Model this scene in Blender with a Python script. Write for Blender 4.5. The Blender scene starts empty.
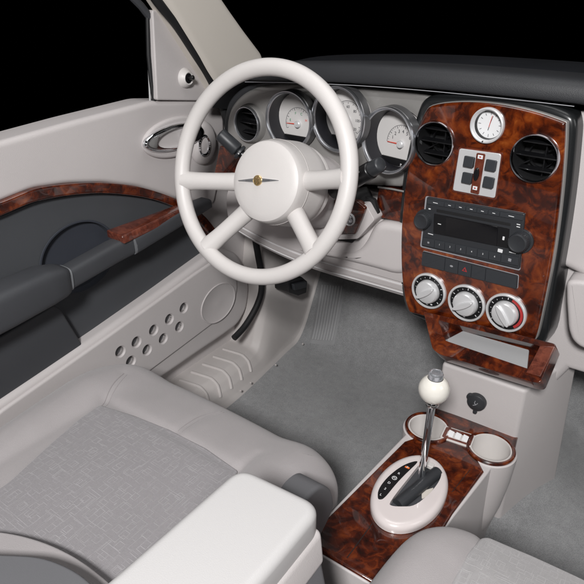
import bpy, bmesh, math, random
import numpy as np
from mathutils import Vector, Matrix
from math import sin, cos, pi, radians, sqrt, atan2
random.seed(5)
scn = bpy.context.scene
col = scn.collection
V = Vector
# ---------------------------------------------------------------- camera model
CP = V((.26, -.92, 1.05)); YAW = radians(34.9); PIT = radians(27.4); FP = 583.0
CF = V((-sin(YAW)*cos(PIT), cos(YAW)*cos(PIT), -sin(PIT)))
CR = V((cos(YAW), sin(YAW), 0)); CU = CR.cross(CF)
def ray(x, y): return CR*((x-292)/FP) + CU*((292-y)/FP) + CF
def on(x, y, ax, v):
    d = ray(x, y); return CP + d*((v-CP[ax])/d[ax])

class Frame:
    def __init__(s, o, a, b):
        s.o = V(o); s.a = V(a).normalized(); s.n = s.a.cross(V(b)).normalized(); s.b = s.n.cross(s.a)
    def pt(s, u, v, h=0): return s.o + s.a*u + s.b*v + s.n*h
    def uv(s, x, y, h=0):
        d = ray(x, y); o = s.o + s.n*h
        p = CP + d*((o-CP).dot(s.n)/d.dot(s.n)) - s.o
        return (p.dot(s.a), p.dot(s.b))
    def sub(s, u, v, h=0, tilt=0, turn=0, roll=0):
        M = Matrix.Rotation(turn, 3, s.b) @ Matrix.Rotation(tilt, 3, s.a) @ Matrix.Rotation(roll, 3, s.n)
        return Frame(s.pt(u, v, h), M @ s.a, M @ s.b)
def FX(x): return Frame((x, 0, 0), (0, 1, 0), (0, 0, 1))      # faces +x  (u=y, v=z)
def FY(y): return Frame((0, y, 0), (1, 0, 0), (0, 0, 1))      # faces -y  (u=x, v=z)
def FZ(z): return Frame((0, 0, z), (1, 0, 0), (0, 1, 0))      # faces up

# ---------------------------------------------------------------- outline tools
def chaikin(p, n=3, closed=True):
    for _ in range(n):
        q = []; m = len(p)
        if not closed: q.append(p[0])
        for i in range(m if closed else m-1):
            a, b = p[i], p[(i+1) % m]
            q.append(tuple(a[k]*.75+b[k]*.25 for k in range(len(a))))
            q.append(tuple(a[k]*.25+b[k]*.75 for k in range(len(a))))
        if not closed: q.append(p[-1])
        p = q
    return p
def crom(p, n=8, closed=False):
    q = []; m = len(p)
    g = (lambda i: p[i % m]) if closed else (lambda i: p[max(0, min(m-1, i))])
    for i in range(m if closed else m-1):
        a, b, c, d = [V(g(i+k)) for k in (-1, 0, 1, 2)]
        for j in range(n):
            t = j/n
            q.append(tuple(.5*((2*b)+(c-a)*t+(2*a-5*b+4*c-d)*t*t+(3*b-a-3*c+d)*t**3)))
    if not closed: q.append(tuple(p[-1]))
    return q
def area(p): return sum(p[i-1][0]*p[i][1]-p[i][0]*p[i-1][1] for i in range(len(p)))/2
def ccw(p): return list(p) if area(p) > 0 else list(reversed(p))
def offset(p, d):
    """inset a ccw outline by d (negative = outwards), vertex count kept; points that would cross over are merged"""
    n = len(p); P = np.array(p, float); E = np.roll(P, -1, 0)-P; ln = np.hypot(E[:, 0], E[:, 1])
    D = E/np.maximum(ln, 1e-12)[:, None]
    for i in range(n):
        if ln[i] < 1e-8: D[i] = D[i-1]
    D0 = np.roll(D, 1, 0); N1 = np.stack([-D0[:, 1], D0[:, 0]], 1); N2 = np.stack([-D[:, 1], D[:, 0]], 1)
    m = N1+N2; lm = np.hypot(m[:, 0], m[:, 1]); m = np.where((lm > 1e-5)[:, None], m/np.maximum(lm, 1e-9)[:, None], N1)
    c = np.maximum(.5, (m*N1).sum(1)); Q = P+m*(d/c)[:, None]
    if d > .0006:
        W = Q[:, None, :]-P[None]; L2 = np.maximum((E**2).sum(1), 1e-16); t = np.clip((W*E[None]).sum(2)/L2, 0, 1)
        R = W-t[..., None]*E[None]; dist = np.sqrt((R**2).sum(2)).min(1); ok = dist > d*.985-1e-6
        if ok.sum() >= 3 and not ok.all():
            i = 0; start = int(np.argmax(ok)); k = 0
            idx = [(start+j) % n for j in range(n+1)]
            while k < n:
                if ok[idx[k]]: k += 1; continue
                j = k
                while not ok[idx[j]]: j += 1
                A, B = idx[k-1], idx[j]; mid = (Q[A]+Q[B])/2
                # meet of the two offset edges, when it is close
                d1, d2 = D[A], D[(B-1) % n]; cr = d1[0]*d2[1]-d1[1]*d2[0]
                d1 = D[(A-1) % n]; d2 = D[B]; cr = d1[0]*d2[1]-d1[1]*d2[0]
                if abs(cr) > .05:
                    w = Q[B]-Q[A]; s_ = (w[0]*d2[1]-w[1]*d2[0])/cr; X = Q[A]+d1*s_
                    if s_ > 0 and np.hypot(*(X-mid)) < 1.0*np.hypot(*w)+1e-6: mid = X
                for q in range(k, j):
                    g = idx[q]; far = np.hypot(*(mid-P[g])) > 2.2*d
                    Q[g] = mid if not far else (Q[A] if np.hypot(*(Q[A]-P[g])) < np.hypot(*(Q[B]-P[g])) else Q[B])
                k = j
    return [(float(a), float(b)) for a, b in Q]
def okfrac(p, d):
    P = np.array(p, float); E = np.roll(P, -1, 0)-P; ln = np.hypot(E[:, 0], E[:, 1]); D = E/np.maximum(ln, 1e-12)[:, None]
    D0 = np.roll(D, 1, 0); N1 = np.stack([-D0[:, 1], D0[:, 0]], 1); N2 = np.stack([-D[:, 1], D[:, 0]], 1)
    m = N1+N2; lm = np.hypot(m[:, 0], m[:, 1]); m = np.where((lm > 1e-5)[:, None], m/np.maximum(lm, 1e-9)[:, None], N1)
    Q = P+m*(d/np.maximum(.5, (m*N1).sum(1)))[:, None]
    W = Q[:, None, :]-P[None]; L2 = np.maximum((E**2).sum(1), 1e-16); t = np.clip((W*E[None]).sum(2)/L2, 0, 1)
    R = W-t[..., None]*E[None]; return float((np.sqrt((R**2).sum(2)).min(1) > d*.985-1e-6).mean())
def rrect(u0, u1, v0, v1, r=.002, n=5):
    r = min(r, (u1-u0)*.49, (v1-v0)*.49); o = []
    for cx, cy, a0 in ((u1-r, v1-r, 0), (u0+r, v1-r, 90), (u0+r, v0+r, 180), (u1-r, v0+r, 270)):
        for i in range(n+1):
            a = radians(a0+90*i/n); o.append((cx+r*cos(a), cy+r*sin(a)))
    return o
def roundpoly(p, r, n=4):
    """round the corners of a polygon"""
    p = ccw(p); o = []; m = len(p)
    for i in range(m):
        a, b, c = V(p[i-1]), V(p[i]), V(p[(i+1) % m])
        d1 = (a-b); d2 = (c-b); k = min(r, d1.length*.45, d2.length*.45)
        s = b+d1.normalized()*k; e = b+d2.normalized()*k
        for j in range(n+1):
            t = j/n; q = s*(1-t)**2+b*2*t*(1-t)+e*t*t; o.append((q.x, q.y))
    return o
def circ(cu, cv, r, n=48, r2=None, a0=0, a1=2*pi):
    r2 = r2 or r
    full = abs(a1-a0-2*pi) < 1e-6
    return [(cu+r*cos(a0+(a1-a0)*i/(n if full else n-1)), cv+r2*sin(a0+(a1-a0)*i/(n if full else n-1))) for i in range(n)]

class M:
    def __init__(s): s.v = []; s.f = []
    def add(s, v, f):
        o = len(s.v); s.v += [V(x) for x in v]; s.f += [tuple(i+o for i in q) for q in f]; return s
    def slab(s, fr, out, h0, h1, bev=.001, seg=3, H=None, rings=0, both=False):
        out = ccw(out); n = len(out)
        for _ in range(8):
            if okfrac(out, bev*1.25+.0001) >= (.995 if n < 60 else .45): break
            bev *= .75
        L = [(0, h0)]
        if both: L = [(bev*(1-sin(pi/2*i/seg)), h0+bev*(1-cos(pi/2*i/seg))) for i in range(seg)]
        for i in range(seg+1):
            a = pi/2*i/seg; L.append((bev*(1-cos(a)), h1-bev+bev*sin(a)))
        L.append((bev*1.25+.0001, h1))
        vs = []; fs = []
        for k, (d, h) in enumerate(L):
            o = offset(out, d) if d else out
            for (u, v) in o: vs.append(fr.pt(u, v, h + (H(u, v) if H else 0)))
        R = len(L)
        if rings:
            inner = offset(out, L[-1][0]); cu = sum(p[0] for p in inner)/n; cv = sum(p[1] for p in inner)/n
            for k in range(1, rings+1):
                t = 1-k/(rings+.0)
                if k == rings: t = .004
                for (u, v) in inner:
                    U = cu+(u-cu)*t; W = cv+(v-cv)*t; vs.append(fr.pt(U, W, h1+(H(U, W) if H else 0)))
            R += rings
        for k in range(R-1):
            for i in range(n):
                j = (i+1) % n; fs.append((k*n+i, k*n+j, (k+1)*n+j, (k+1)*n+i))
        fs.append(tuple((R-1)*n+i for i in range(n))); fs.append(tuple(reversed(range(n))))
        return s.add(vs, fs)
    def box(s, fr, u0, u1, v0, v1, h0, h1, r=.002, bev=.001): return s.slab(fr, rrect(u0, u1, v0, v1, r), h0, h1, bev)
    def lathe(s, fr, prof, cu=0, cv=0, seg=64, sy=1, cap0=False, cap1=False):
        vs = []; fs = []; m = len(prof)
        for (r, h) in prof:
            for i in range(seg):
                a = 2*pi*i/seg; vs.append(fr.pt(cu+r*cos(a), cv+r*sy*sin(a), h))
        for k in range(m-1):
            for i in range(seg):
                j = (i+1) % seg; fs.append((k*seg+i, k*seg+j, (k+1)*seg+j, (k+1)*seg+i))
        if cap0: fs.append(tuple(range(seg)))
        if cap1: fs.append(tuple((m-1)*seg+i for i in range(seg)))
        return s.add(vs, fs)
    def tube(s, pts, r, seg=16, closed=False, flat=1, upv=None, caps=True):
        pts = [V(p) for p in pts]; n = len(pts); rr = r if isinstance(r, (list, tuple)) else [r]*n
        vs = []; fs = []; prev = None
        for i, p in enumerate(pts):
            if closed: t = pts[(i+1) % n]-pts[i-1]
            else: t = pts[min(n-1, i+1)]-pts[max(0, i-1)]
            t.normalize()
            a = V(upv) if upv else (prev if prev else (V((0, 0, 1)) if abs(t.z) < .9 else V((1, 0, 0))))
            a = (a-t*a.dot(t)).normalized(); prev = a; b = t.cross(a)
            for k in range(seg):
                w = 2*pi*k/seg; vs.append(p+a*(rr[i]*cos(w))+b*(rr[i]*flat*sin(w)))
        for i in range(n if closed else n-1):
            for k in range(seg):
                k2 = (k+1) % seg; i2 = (i+1) % n; fs.append((i*seg+k, i*seg+k2, i2*seg+k2, i2*seg+k))
        if not closed and caps: fs.append(tuple(reversed(range(seg)))); fs.append(tuple((n-1)*seg+k for k in range(seg)))
        return s.add(vs, fs)
    def rod(s, a, b, r0, r1=None, rnd=.3, seg=24):
        """rod with rounded ends"""
        a = V(a); b = V(b); r1 = r1 or r0; d = (b-a).normalized(); P = []; R = []
        for i in range(5): w = pi/2*i/4; P.append(a+d*(r0*rnd*(1-cos(pi/2-w)) if False else r0*rnd*(1-cos(w)) if False else r0*rnd*(i/4))); R.append(r0*max(.02, sqrt(1-(1-i/4)**2)) )
        for i in range(5): P.append(b-d*(r1*rnd*(1-i/4))); R.append(r1*max(.02, sqrt(1-(i/4)**2)))
        return s.tube(P, R, seg)
    def grid(s, fn, nu, nv, cu=False):
        vs = [fn(i/(nu-1), j/(nv-1)) for i in range(nu) for j in range(nv)]
        fs = [(i*nv+j, (i+1)*nv+j, (i+1)*nv+j+1, i*nv+j+1) for i in range(nu-1) for j in range(nv-1)]
        return s.add(vs, fs)
    def ext(s, prof, x0, x1, n=2, warp=None):
        """closed (y,z) profile extruded along x"""
        prof = ccw(prof); m = len(prof); vs = []; fs = []
        for i in range(n):
            x = x0+(x1-x0)*i/(n-1)
            for (y, z) in prof: p = V((x, y, z)); vs.append(warp(p) if warp else p)
        for i in range(n-1):
            for k in range(m):
                k2 = (k+1) % m; fs.append((i*m+k, i*m+k2, (i+1)*m+k2, (i+1)*m+k))
        fs.append(tuple(reversed(range(m)))); fs.append(tuple((n-1)*m+k for k in range(m)))
        return s.add(vs, fs)
WL = {}
def obj(name, m, mat, parent=None, ang=32, label=None, sharp=True):
    lo = V([min(v[k] for v in m.v) for k in range(3)]); hi = V([max(v[k] for v in m.v) for k in range(3)])
    c = (lo+hi)/2
    if not parent: c.z = lo.z
    me = bpy.data.meshes.new(name); me.from_pydata([v-c for v in m.v], [], m.f)
    bm = bmesh.new(); bm.from_mesh(me); bmesh.ops.remove_doubles(bm, verts=bm.verts, dist=2e-6); bmesh.ops.dissolve_degenerate(bm, edges=bm.edges, dist=1e-6); bmesh.ops.recalc_face_normals(bm, faces=bm.faces); bm.to_mesh(me); bm.free()
    for p in me.polygons: p.use_smooth = True
    if sharp: me.set_sharp_from_angle(angle=radians(ang))
    me.materials.append(mat)
    o = bpy.data.objects.new(name, me); col.objects.link(o)
    o.location = c - (WL[parent.name] if parent else V((0, 0, 0)))
    if parent: o.parent = parent
    WL[o.name] = c
    if label: o['label'] = label
    return o
def cut(o, m):
    """boolean-subtract the shapes in m (world coordinates) and keep the result as the mesh"""
    me = bpy.data.meshes.new('c'); c = WL[o.name]; me.from_pydata([v-c for v in m.v], [], m.f)
    bm = bmesh.new(); bm.from_mesh(me); bmesh.ops.remove_doubles(bm, verts=bm.verts, dist=2e-6); bmesh.ops.dissolve_degenerate(bm, edges=bm.edges, dist=1e-6); bmesh.ops.recalc_face_normals(bm, faces=bm.faces); bm.to_mesh(me); bm.free()
    k = bpy.data.objects.new('c', me); col.objects.link(k); k.location = o.location
    k.parent = o.parent
    md = o.modifiers.new('b', 'BOOLEAN'); md.operation = 'DIFFERENCE'; md.object = k; md.solver = 'EXACT'; md.use_self = True
    bpy.context.view_layer.update()
    dg = bpy.context.evaluated_depsgraph_get()
    new = bpy.data.meshes.new_from_object(o.evaluated_get(dg), depsgraph=dg)
    o.modifiers.clear(); mats = [x for x in o.data.materials]; print('CUT', o.name, len(o.data.vertices), len(new.vertices)); o.data = new
    new.materials.clear()
    for x in mats: new.materials.append(x)
    for p in new.polygons: p.use_smooth = True; p.material_index = 0
    new.set_sharp_from_angle(angle=radians(32))
    bpy.data.objects.remove(k, do_unlink=True); return o
def thing(name, label, cat, loc, group=None):
    o = bpy.data.objects.new(name, None); col.objects.link(o); o.location = loc; o.empty_display_size = .05
    o['label'] = label; o['category'] = cat
    if group: o['group'] = group
    WL[o.name] = V(loc); return o
def text(name, s, fr, size, mat, parent, h=.0003, align='CENTER'):
    cu = bpy.data.curves.new('t', 'FONT'); cu.body = s; cu.size = size; cu.align_x = align; cu.align_y = 'CENTER'; cu.extrude = .0001
    t = bpy.data.objects.new('t', cu); col.objects.link(t); bpy.context.view_layer.update()
    dg = bpy.context.evaluated_depsgraph_get(); me = t.evaluated_get(dg).to_mesh()
    m = M().add([fr.pt(v.co.x, v.co.y, v.co.z+h) for v in me.vertices], [tuple(p.vertices) for p in me.polygons])
    bpy.data.objects.remove(t, do_unlink=True)
    return obj(name, m, mat, parent) if parent else m

# ---------------------------------------------------------------- materials
def mat(name, c, rough=.5, metal=0, coat=0, bump=0, bscale=900, var=0, vscale=6, sheen=0, spec=.5, c2=None):
    m = bpy.data.materials.new(name); m.use_nodes = True; nt = m.node_tree; N = nt.nodes; L = nt.links
    b = N['Principled BSDF']; b.inputs['Roughness'].default_value = rough; b.inputs['Metallic'].default_value = metal
    b.inputs['Coat Weight'].default_value = coat; b.inputs['Coat Roughness'].default_value = .06
    b.inputs['Specular IOR Level'].default_value = spec
    if sheen: b.inputs['Sheen Weight'].default_value = sheen
    tc = N.new('ShaderNodeTexCoord')
    if var or c2:
        n = N.new('ShaderNodeTexNoise'); n.inputs['Scale'].default_value = vscale; n.inputs['Detail'].default_value = 6
        L.new(tc.outputs['Object'], n.inputs['Vector'])
        r = N.new('ShaderNodeValToRGB'); r.color_ramp.elements[0].position = .3; r.color_ramp.elements[1].position = .7
        a = c2 or tuple(x*(1-var) for x in c)
        r.color_ramp.elements[0].color = (*a, 1); r.color_ramp.elements[1].color = (*c, 1)
        L.new(n.outputs['Fac'], r.inputs['Fac']); L.new(r.outputs['Color'], b.inputs['Base Color'])
    else: b.inputs['Base Color'].default_value = (*c, 1)
    # uneven gloss
    g = N.new('ShaderNodeTexNoise'); g.inputs['Scale'].default_value = 14; L.new(tc.outputs['Object'], g.inputs['Vector'])
    mr = N.new('ShaderNodeMapRange'); mr.inputs['To Min'].default_value = max(.02, rough*.85); mr.inputs['To Max'].default_value = min(1, rough*1.15)
    L.new(g.outputs['Fac'], mr.inputs['Value']); L.new(mr.outputs['Result'], b.inputs['Roughness'])
    if bump:
        n2 = N.new('ShaderNodeTexNoise'); n2.inputs['Scale'].default_value = bscale; n2.inputs['Detail'].default_value = 3
        L.new(tc.outputs['Object'], n2.inputs['Vector'])
        bp = N.new('ShaderNodeBump'); bp.inputs['Strength'].default_value = bump; bp.inputs['Distance'].default_value = .001
        L.new(n2.outputs['Fac'], bp.inputs['Height']); L.new(bp.outputs['Normal'], b.inputs['Normal'])
    return m
def wood(name, cols, scale=16, seed=0):
    m = bpy.data.materials.new(name); m.use_nodes = True; nt = m.node_tree; N = nt.nodes; L = nt.links
    b = N['Principled BSDF']; b.inputs['Roughness'].default_value = .25; b.inputs['Coat Weight'].default_value = 1; b.inputs['Coat Roughness'].default_value = .02
    tc = N.new('ShaderNodeTexCoord'); mp = N.new('ShaderNodeMapping'); mp.inputs['Location'].default_value = (seed, seed*1.7, seed*.3)
    L.new(tc.outputs['Object'], mp.inputs['Vector'])
    n0 = N.new('ShaderNodeTexNoise'); n0.inputs['Scale'].default_value = scale*.6; n0.inputs['Detail'].default_value = 4; L.new(mp.outputs[0], n0.inputs['Vector'])
    ad = N.new('ShaderNodeMixRGB'); ad.blend_type = 'ADD'; ad.inputs['Fac'].default_value = .05
    L.new(mp.outputs[0], ad.inputs['Color1']); L.new(n0.outputs['Color'], ad.inputs['Color2'])
    n1 = N.new('ShaderNodeTexNoise'); n1.inputs['Scale'].default_value = scale; n1.inputs['Detail'].default_value = 12; n1.inputs['Roughness'].default_value = .66; n1.inputs['Distortion'].default_value = .7
    L.new(ad.outputs[0], n1.inputs['Vector'])
    n2 = N.new('ShaderNodeTexNoise'); n2.inputs['Scale'].default_value = scale*2.6; n2.inputs['Detail'].default_value = 8; n2.inputs['Distortion'].default_value = 1.2
    L.new(ad.outputs[0], n2.inputs['Vector'])
    mx = N.new('ShaderNodeMixRGB'); mx.inputs['Fac'].default_value = .45; L.new(n1.outputs['Fac'], mx.inputs['Color1']); L.new(n2.outputs['Fac'], mx.inputs['Color2'])
    r = N.new('ShaderNodeValToRGB'); E = r.color_ramp.elements
    pos = (.34, .44, .52, .60, .70)
    E[0].position = pos[0]; E[0].color = (*cols[0], 1); E[1].position = pos[4]; E[1].color = (*cols[4], 1)
    for k in (1, 2, 3): e = E.new(pos[k]); e.color = (*cols[k], 1)
    L.new(mx.outputs[0], r.inputs['Fac']); L.new(r.outputs['Color'], b.inputs['Base Color'])
    return m
def fabric(name, ca=(.218, .206, .214), cb=(.308, .290, .301), cc=(.42, .405, .415), sc_=1):
    m = bpy.data.materials.new(name); m.use_nodes = True; nt = m.node_tree; N = nt.nodes; L = nt.links
    b = N['Principled BSDF']; b.inputs['Roughness'].default_value = .85; b.inputs['Sheen Weight'].default_value = .25
    tc = N.new('ShaderNodeTexCoord')
    def lines(scale, rot, off, freq):
        mp = N.new('ShaderNodeMapping'); mp.inputs['Rotation'].default_value = (0, 0, rot); mp.inputs['Location'].default_value = off
        mp.inputs['Scale'].default_value = (scale, scale*.85, 0)
        L.new(tc.outputs['Object'], mp.inputs['Vector'])
        v = N.new('ShaderNodeTexVoronoi'); v.voronoi_dimensions = '2D'; v.distance = 'CHEBYCHEV'; v.inputs['Scale'].default_value = 1; v.inputs['Randomness'].default_value = .9
        L.new(mp.outputs[0], v.inputs['Vector'])
        mu = N.new('ShaderNodeMath'); mu.operation = 'MULTIPLY'; mu.inputs[1].default_value = freq; L.new(v.outputs['Distance'], mu.inputs[0])
        fr = N.new('ShaderNodeMath'); fr.operation = 'PINGPONG'; fr.inputs[1].default_value = .5; L.new(mu.outputs[0], fr.inputs[0])
        mr = N.new('ShaderNodeMapRange'); mr.inputs['From Min'].default_value = .42; mr.inputs['From Max'].default_value = .48; L.new(fr.outputs[0], mr.inputs['Value'])
        return mr.outputs['Result']
    a = lines(31, .02, (.3, .2, 0), 3.6); c = lines(44, -.02, (3.1, 1.2, 0), 2.4)
    mx = N.new('ShaderNodeMath'); mx.operation = 'MAXIMUM'; L.new(a, mx.inputs[0]); L.new(c, mx.inputs[1])
    nz = N.new('ShaderNodeTexNoise'); nz.inputs['Scale'].default_value = 60; nz.inputs['Detail'].default_value = 2; L.new(tc.outputs['Object'], nz.inputs['Vector'])
    mr2 = N.new('ShaderNodeMapRange'); mr2.inputs['From Min'].default_value = .25; mr2.inputs['From Max'].default_value = .60; L.new(nz.outputs['Fac'], mr2.inputs['Value'])
    ml = N.new('ShaderNodeMath'); ml.operation = 'MULTIPLY'; L.new(mx.outputs[0], ml.inputs[0]); L.new(mr2.outputs[0], ml.inputs[1])
    # weave
    def wave(dirn):
        w = N.new('ShaderNodeTexWave'); w.bands_direction = dirn; w.inputs['Scale'].default_value = 210; w.inputs['Distortion'].default_value = 2; w.inputs['Detail'].default_value = 1
        L.new(tc.outputs['Object'], w.inputs['Vector']); return w.outputs['Fac']
    wx, wy = wave('X'), wave('Y')
    av = N.new('ShaderNodeMath'); av.operation = 'MULTIPLY'; L.new(wx, av.inputs[0]); L.new(wy, av.inputs[1])
    nz2 = N.new('ShaderNodeTexNoise'); nz2.inputs['Scale'].default_value = 350; L.new(tc.outputs['Object'], nz2.inputs['Vector'])
    mixa = N.new('ShaderNodeMixRGB'); mixa.inputs['Color1'].default_value = (*ca, 1); mixa.inputs['Color2'].default_value = (*cb, 1)
    ad = N.new('ShaderNodeMath'); ad.operation = 'ADD'; L.new(nz2.outputs['Fac'], ad.inputs[0]); L.new(av.outputs[0], ad.inputs[1])
    sc = N.new('ShaderNodeMath'); sc.operation = 'MULTIPLY'; sc.inputs[1].default_value = .6; L.new(ad.outputs[0], sc.inputs[0]); L.new(sc.outputs[0], mixa.inputs['Fac'])
    mixb = N.new('ShaderNodeMixRGB'); mixb.inputs['Color2'].default_value = (*cc, 1); L.new(mixa.outputs[0], mixb.inputs['Color1'])
    hm = N.new('ShaderNodeMath'); hm.operation = 'MULTIPLY'; hm.inputs[1].default_value = .40; L.new(ml.outputs[0], hm.inputs[0]); L.new(hm.outputs[0], mixb.inputs['Fac'])
    L.new(mixb.outputs[0], b.inputs['Base Color'])
    bp = N.new('ShaderNodeBump'); bp.inputs['Strength'].default_value = .5; bp.inputs['Distance'].default_value = .0006
    ah = N.new('ShaderNodeMath'); ah.operation = 'ADD'; L.new(ml.outputs[0], ah.inputs[0]); L.new(av.outputs[0], ah.inputs[1])
    L.new(ah.outputs[0], bp.inputs['Height']); L.new(bp.outputs['Normal'], b.inputs['Normal'])
    return m
def carpet_mat(name):
    m = bpy.data.materials.new(name); m.use_nodes = True; nt = m.node_tree; N = nt.nodes; L = nt.links
    b = N['Principled BSDF']; b.inputs['Roughness'].default_value = .95; b.inputs['Sheen Weight'].default_value = .3; b.inputs['Specular IOR Level'].default_value = .1
    tc = N.new('ShaderNodeTexCoord')
    def nz(s, d, ro=.6):
        n = N.new('ShaderNodeTexNoise'); n.inputs['Scale'].default_value = s; n.inputs['Detail'].default_value = d; n.inputs['Roughness'].default_value = ro
        L.new(tc.outputs['Object'], n.inputs['Vector']); return n.outputs['Fac']
    a, c, d = nz(520, 5, .85), nz(9, 5), nz(60, 3)
    m1 = N.new('ShaderNodeMixRGB'); m1.blend_type = 'MIX'; m1.inputs['Fac'].default_value = .16; L.new(a, m1.inputs['Color1']); L.new(d, m1.inputs['Color2'])
    m2 = N.new('ShaderNodeMixRGB'); m2.inputs['Fac'].default_value = .17; L.new(m1.outputs[0], m2.inputs['Color1']); L.new(c, m2.inputs['Color2'])
    r = N.new('ShaderNodeValToRGB'); r.color_ramp.elements[0].position = .36; r.color_ramp.elements[0].color = (.150, .152, .156, 1)
    r.color_ramp.elements[1].position = .66; r.color_ramp.elements[1].color = (.43, .43, .435, 1)
    L.new(m2.outputs[0], r.inputs['Fac']); L.new(r.outputs['Color'], b.inputs['Base Color'])
    bp = N.new('ShaderNodeBump'); bp.inputs['Strength'].default_value = .8; bp.inputs['Distance'].default_value = .003; L.new(m1.outputs[0], bp.inputs['Height']); L.new(bp.outputs['Normal'], b.inputs['Normal'])
    return m
LP = mat('light_plastic', (.54, .505, .50), .46, bump=.35, bscale=900, var=.05)
LPs = mat('light_plastic_sill', (.54, .505, .49), .55, bump=.2, bscale=1100, var=.10, vscale=9)
WHL = mat('wheel_leather', (.64, .61, .595), .40, bump=.22, bscale=1000, var=.03, vscale=20)
ARM = mat('armrest_vinyl', (.53, .517, .515), .5, bump=.16, bscale=800)
SEAT = mat('seat_cloth', (.355, .330, .333), .85, bump=.55, bscale=900, sheen=.2, var=.07, vscale=14)
SEATD = mat('seat_side', (.13, .13, .138), .6, bump=.2)
SLATE = mat('slate_vinyl', (.048, .050, .056), .6, bump=.3, bscale=1000, var=.08)
SLATE2 = mat('slate_insert_cloth', (.058, .061, .068), .85, bump=.4, bscale=1600, var=.1)
PAD = mat('pad_vinyl', (.020, .021, .024), .55, bump=.35, bscale=1000)
BLK = mat('black_plastic', (.007, .007, .008), .32, bump=.1)
BLKM = mat('black_rubber', (.008, .008, .009), .6)
RAD = mat('radio_plastic', (.028, .030, .034), .42, bump=.08)
RADB = mat('radio_button', (.034, .037, .042), .38)
SCR = mat('screen_glass', (.003, .003, .004), .08)
SIL = mat('silver_paint', (.74, .74, .75), .3, metal=.35)
SILD = mat('cluster_paint', (.30, .29, .28), .42, metal=.35, bump=.1, bscale=1500)
CHR = mat('chrome', (.85, .86, .88), .07, metal=1)
SAT = mat('satin_ring', (.60, .61, .64), .30, metal=.95)
FACE = mat('dial_face', (.62, .60, .59), .5)
WHITE = mat('print_white', (.75, .75, .76), .5)
GREYP = mat('print_grey', (.3, .3, .32), .5)
DARKP = mat('print_dark', (.05, .05, .06), .5)
RED = mat('needle_red', (.75, .06, .03), .5)
REDP = mat('print_red', (.40, .03, .03), .5)
GREEN = mat('print_green', (.04, .28, .12), .5)
ORG = mat('orange_plastic', (.75, .16, .02), .5)
GOLD = mat('gold_badge', (.75, .55, .28), .3, metal=.9)
PEARL = mat('pearl_plastic', (.66, .60, .59), .25, coat=.5)
IVORY = mat('ivory_knob', (.76, .73, .67), .18, coat=.8)
BEIGE = mat('beige_pillar', (.60, .555, .50), .6, bump=.15)
CUPM = mat('cup_liner', (.60, .57, .55), .5)
SEAM = mat('seam_thread', (.20, .185, .185), .8)
W1 = wood('burl_wood', [(.010, .002, .001), (.042, .0065, .002), (.120, .019, .003), (.200, .040, .006), (.34, .095, .018)], 17)
W2 = wood('burl_wood_dark', [(.008, .002, .001), (.028, .004, .0015), (.080, .012, .0025), (.150, .028, .005), (.26, .066, .012)], 20, 3)
W3 = wood('red_wood_cap', [(.04, .008, .004), (.08, .018, .010), (.13, .032, .018), (.17, .045, .025), (.22, .06, .03)], 30, 7)
FAB = fabric('patterned_seat_cloth'); CARP = carpet_mat('carpet_pile')

# ================================================================ CENTRE STACK
ST = Frame((-.005, 0, .70), (cos(radians(7)), -sin(radians(7)), 0), (0, 0, 1))
S = lambda x, y, h=0: ST.uv(x, y, h)
stack = thing('centre_stack', 'burl wood centre panel with clock, two round vents, radio and three climate dials', 'dashboard panel', (0, 0, .50))
bo = [(430.6,104.7),(463.8,101.5),(500,104.5),(535,112.2),(564.5,122.6),(565,124),(564,151),(560,200),(552.9,255),(544,300),(536,338),(532.5,341.5),(502,337),(450,323),(411,313.5),(408,311.5),(404,298),(401,275),(400.3,241),(402,210),(406,175),(414,137),(423.7,112.4)]
bo = ccw(chaikin([S(*p) for p in bo], 2))
bez = obj('wood_bezel', M().slab(ST, bo, -.02, 0, .004, 4), W1, stack)
vents = [(434.9, 143.2, .0365), (534.8, 158.2, .0365)]
cm = M()
vc = [(*S(x, y), r) for x, y, r in vents]
for u, v, r in vc: cm.slab(ST, circ(u, v, r*.93), -.05, .02, .0002, 1)
cu_, cv_ = S(487.7, 125.3); cm.slab(ST, circ(cu_, cv_, .024), -.05, .02, .0002, 1)
cut(bez, cm)
be = obj('bezel_edge', M().slab(ST, offset(bo, -.0013), -.03, -.005, .001, 3), SILD, stack)
cut(be, M().slab(ST, offset(bo, .003), -.06, .02, .0002, 1))
hs = [(419,108),(424,99),(434,94),(470,91.5),(505,94),(545,102),(572,112),(578,121),(577,140),(572,190),(564,245),(553,305),(547,345),(530,352),(480,340),(412,316),(405,306),(399.5,275),(398,241),(399,215),(403,175),(411,137)]
hs = ccw(chaikin([S(x, y, -.02) for x, y in hs], 2))
hso = obj('housing', M().slab(ST, hs, -.16, -.014, .010, 5), mat('housing_black', (.012, .013, .014), .3, coat=.3), stack)
cut(hso, M().slab(ST, offset(bo, .004), -.06, .02, .0002, 1))
obj('back_plate', M().slab(ST, offset(bo, .003), -.075, -.055, .001, 1), BLKM, stack)
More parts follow.
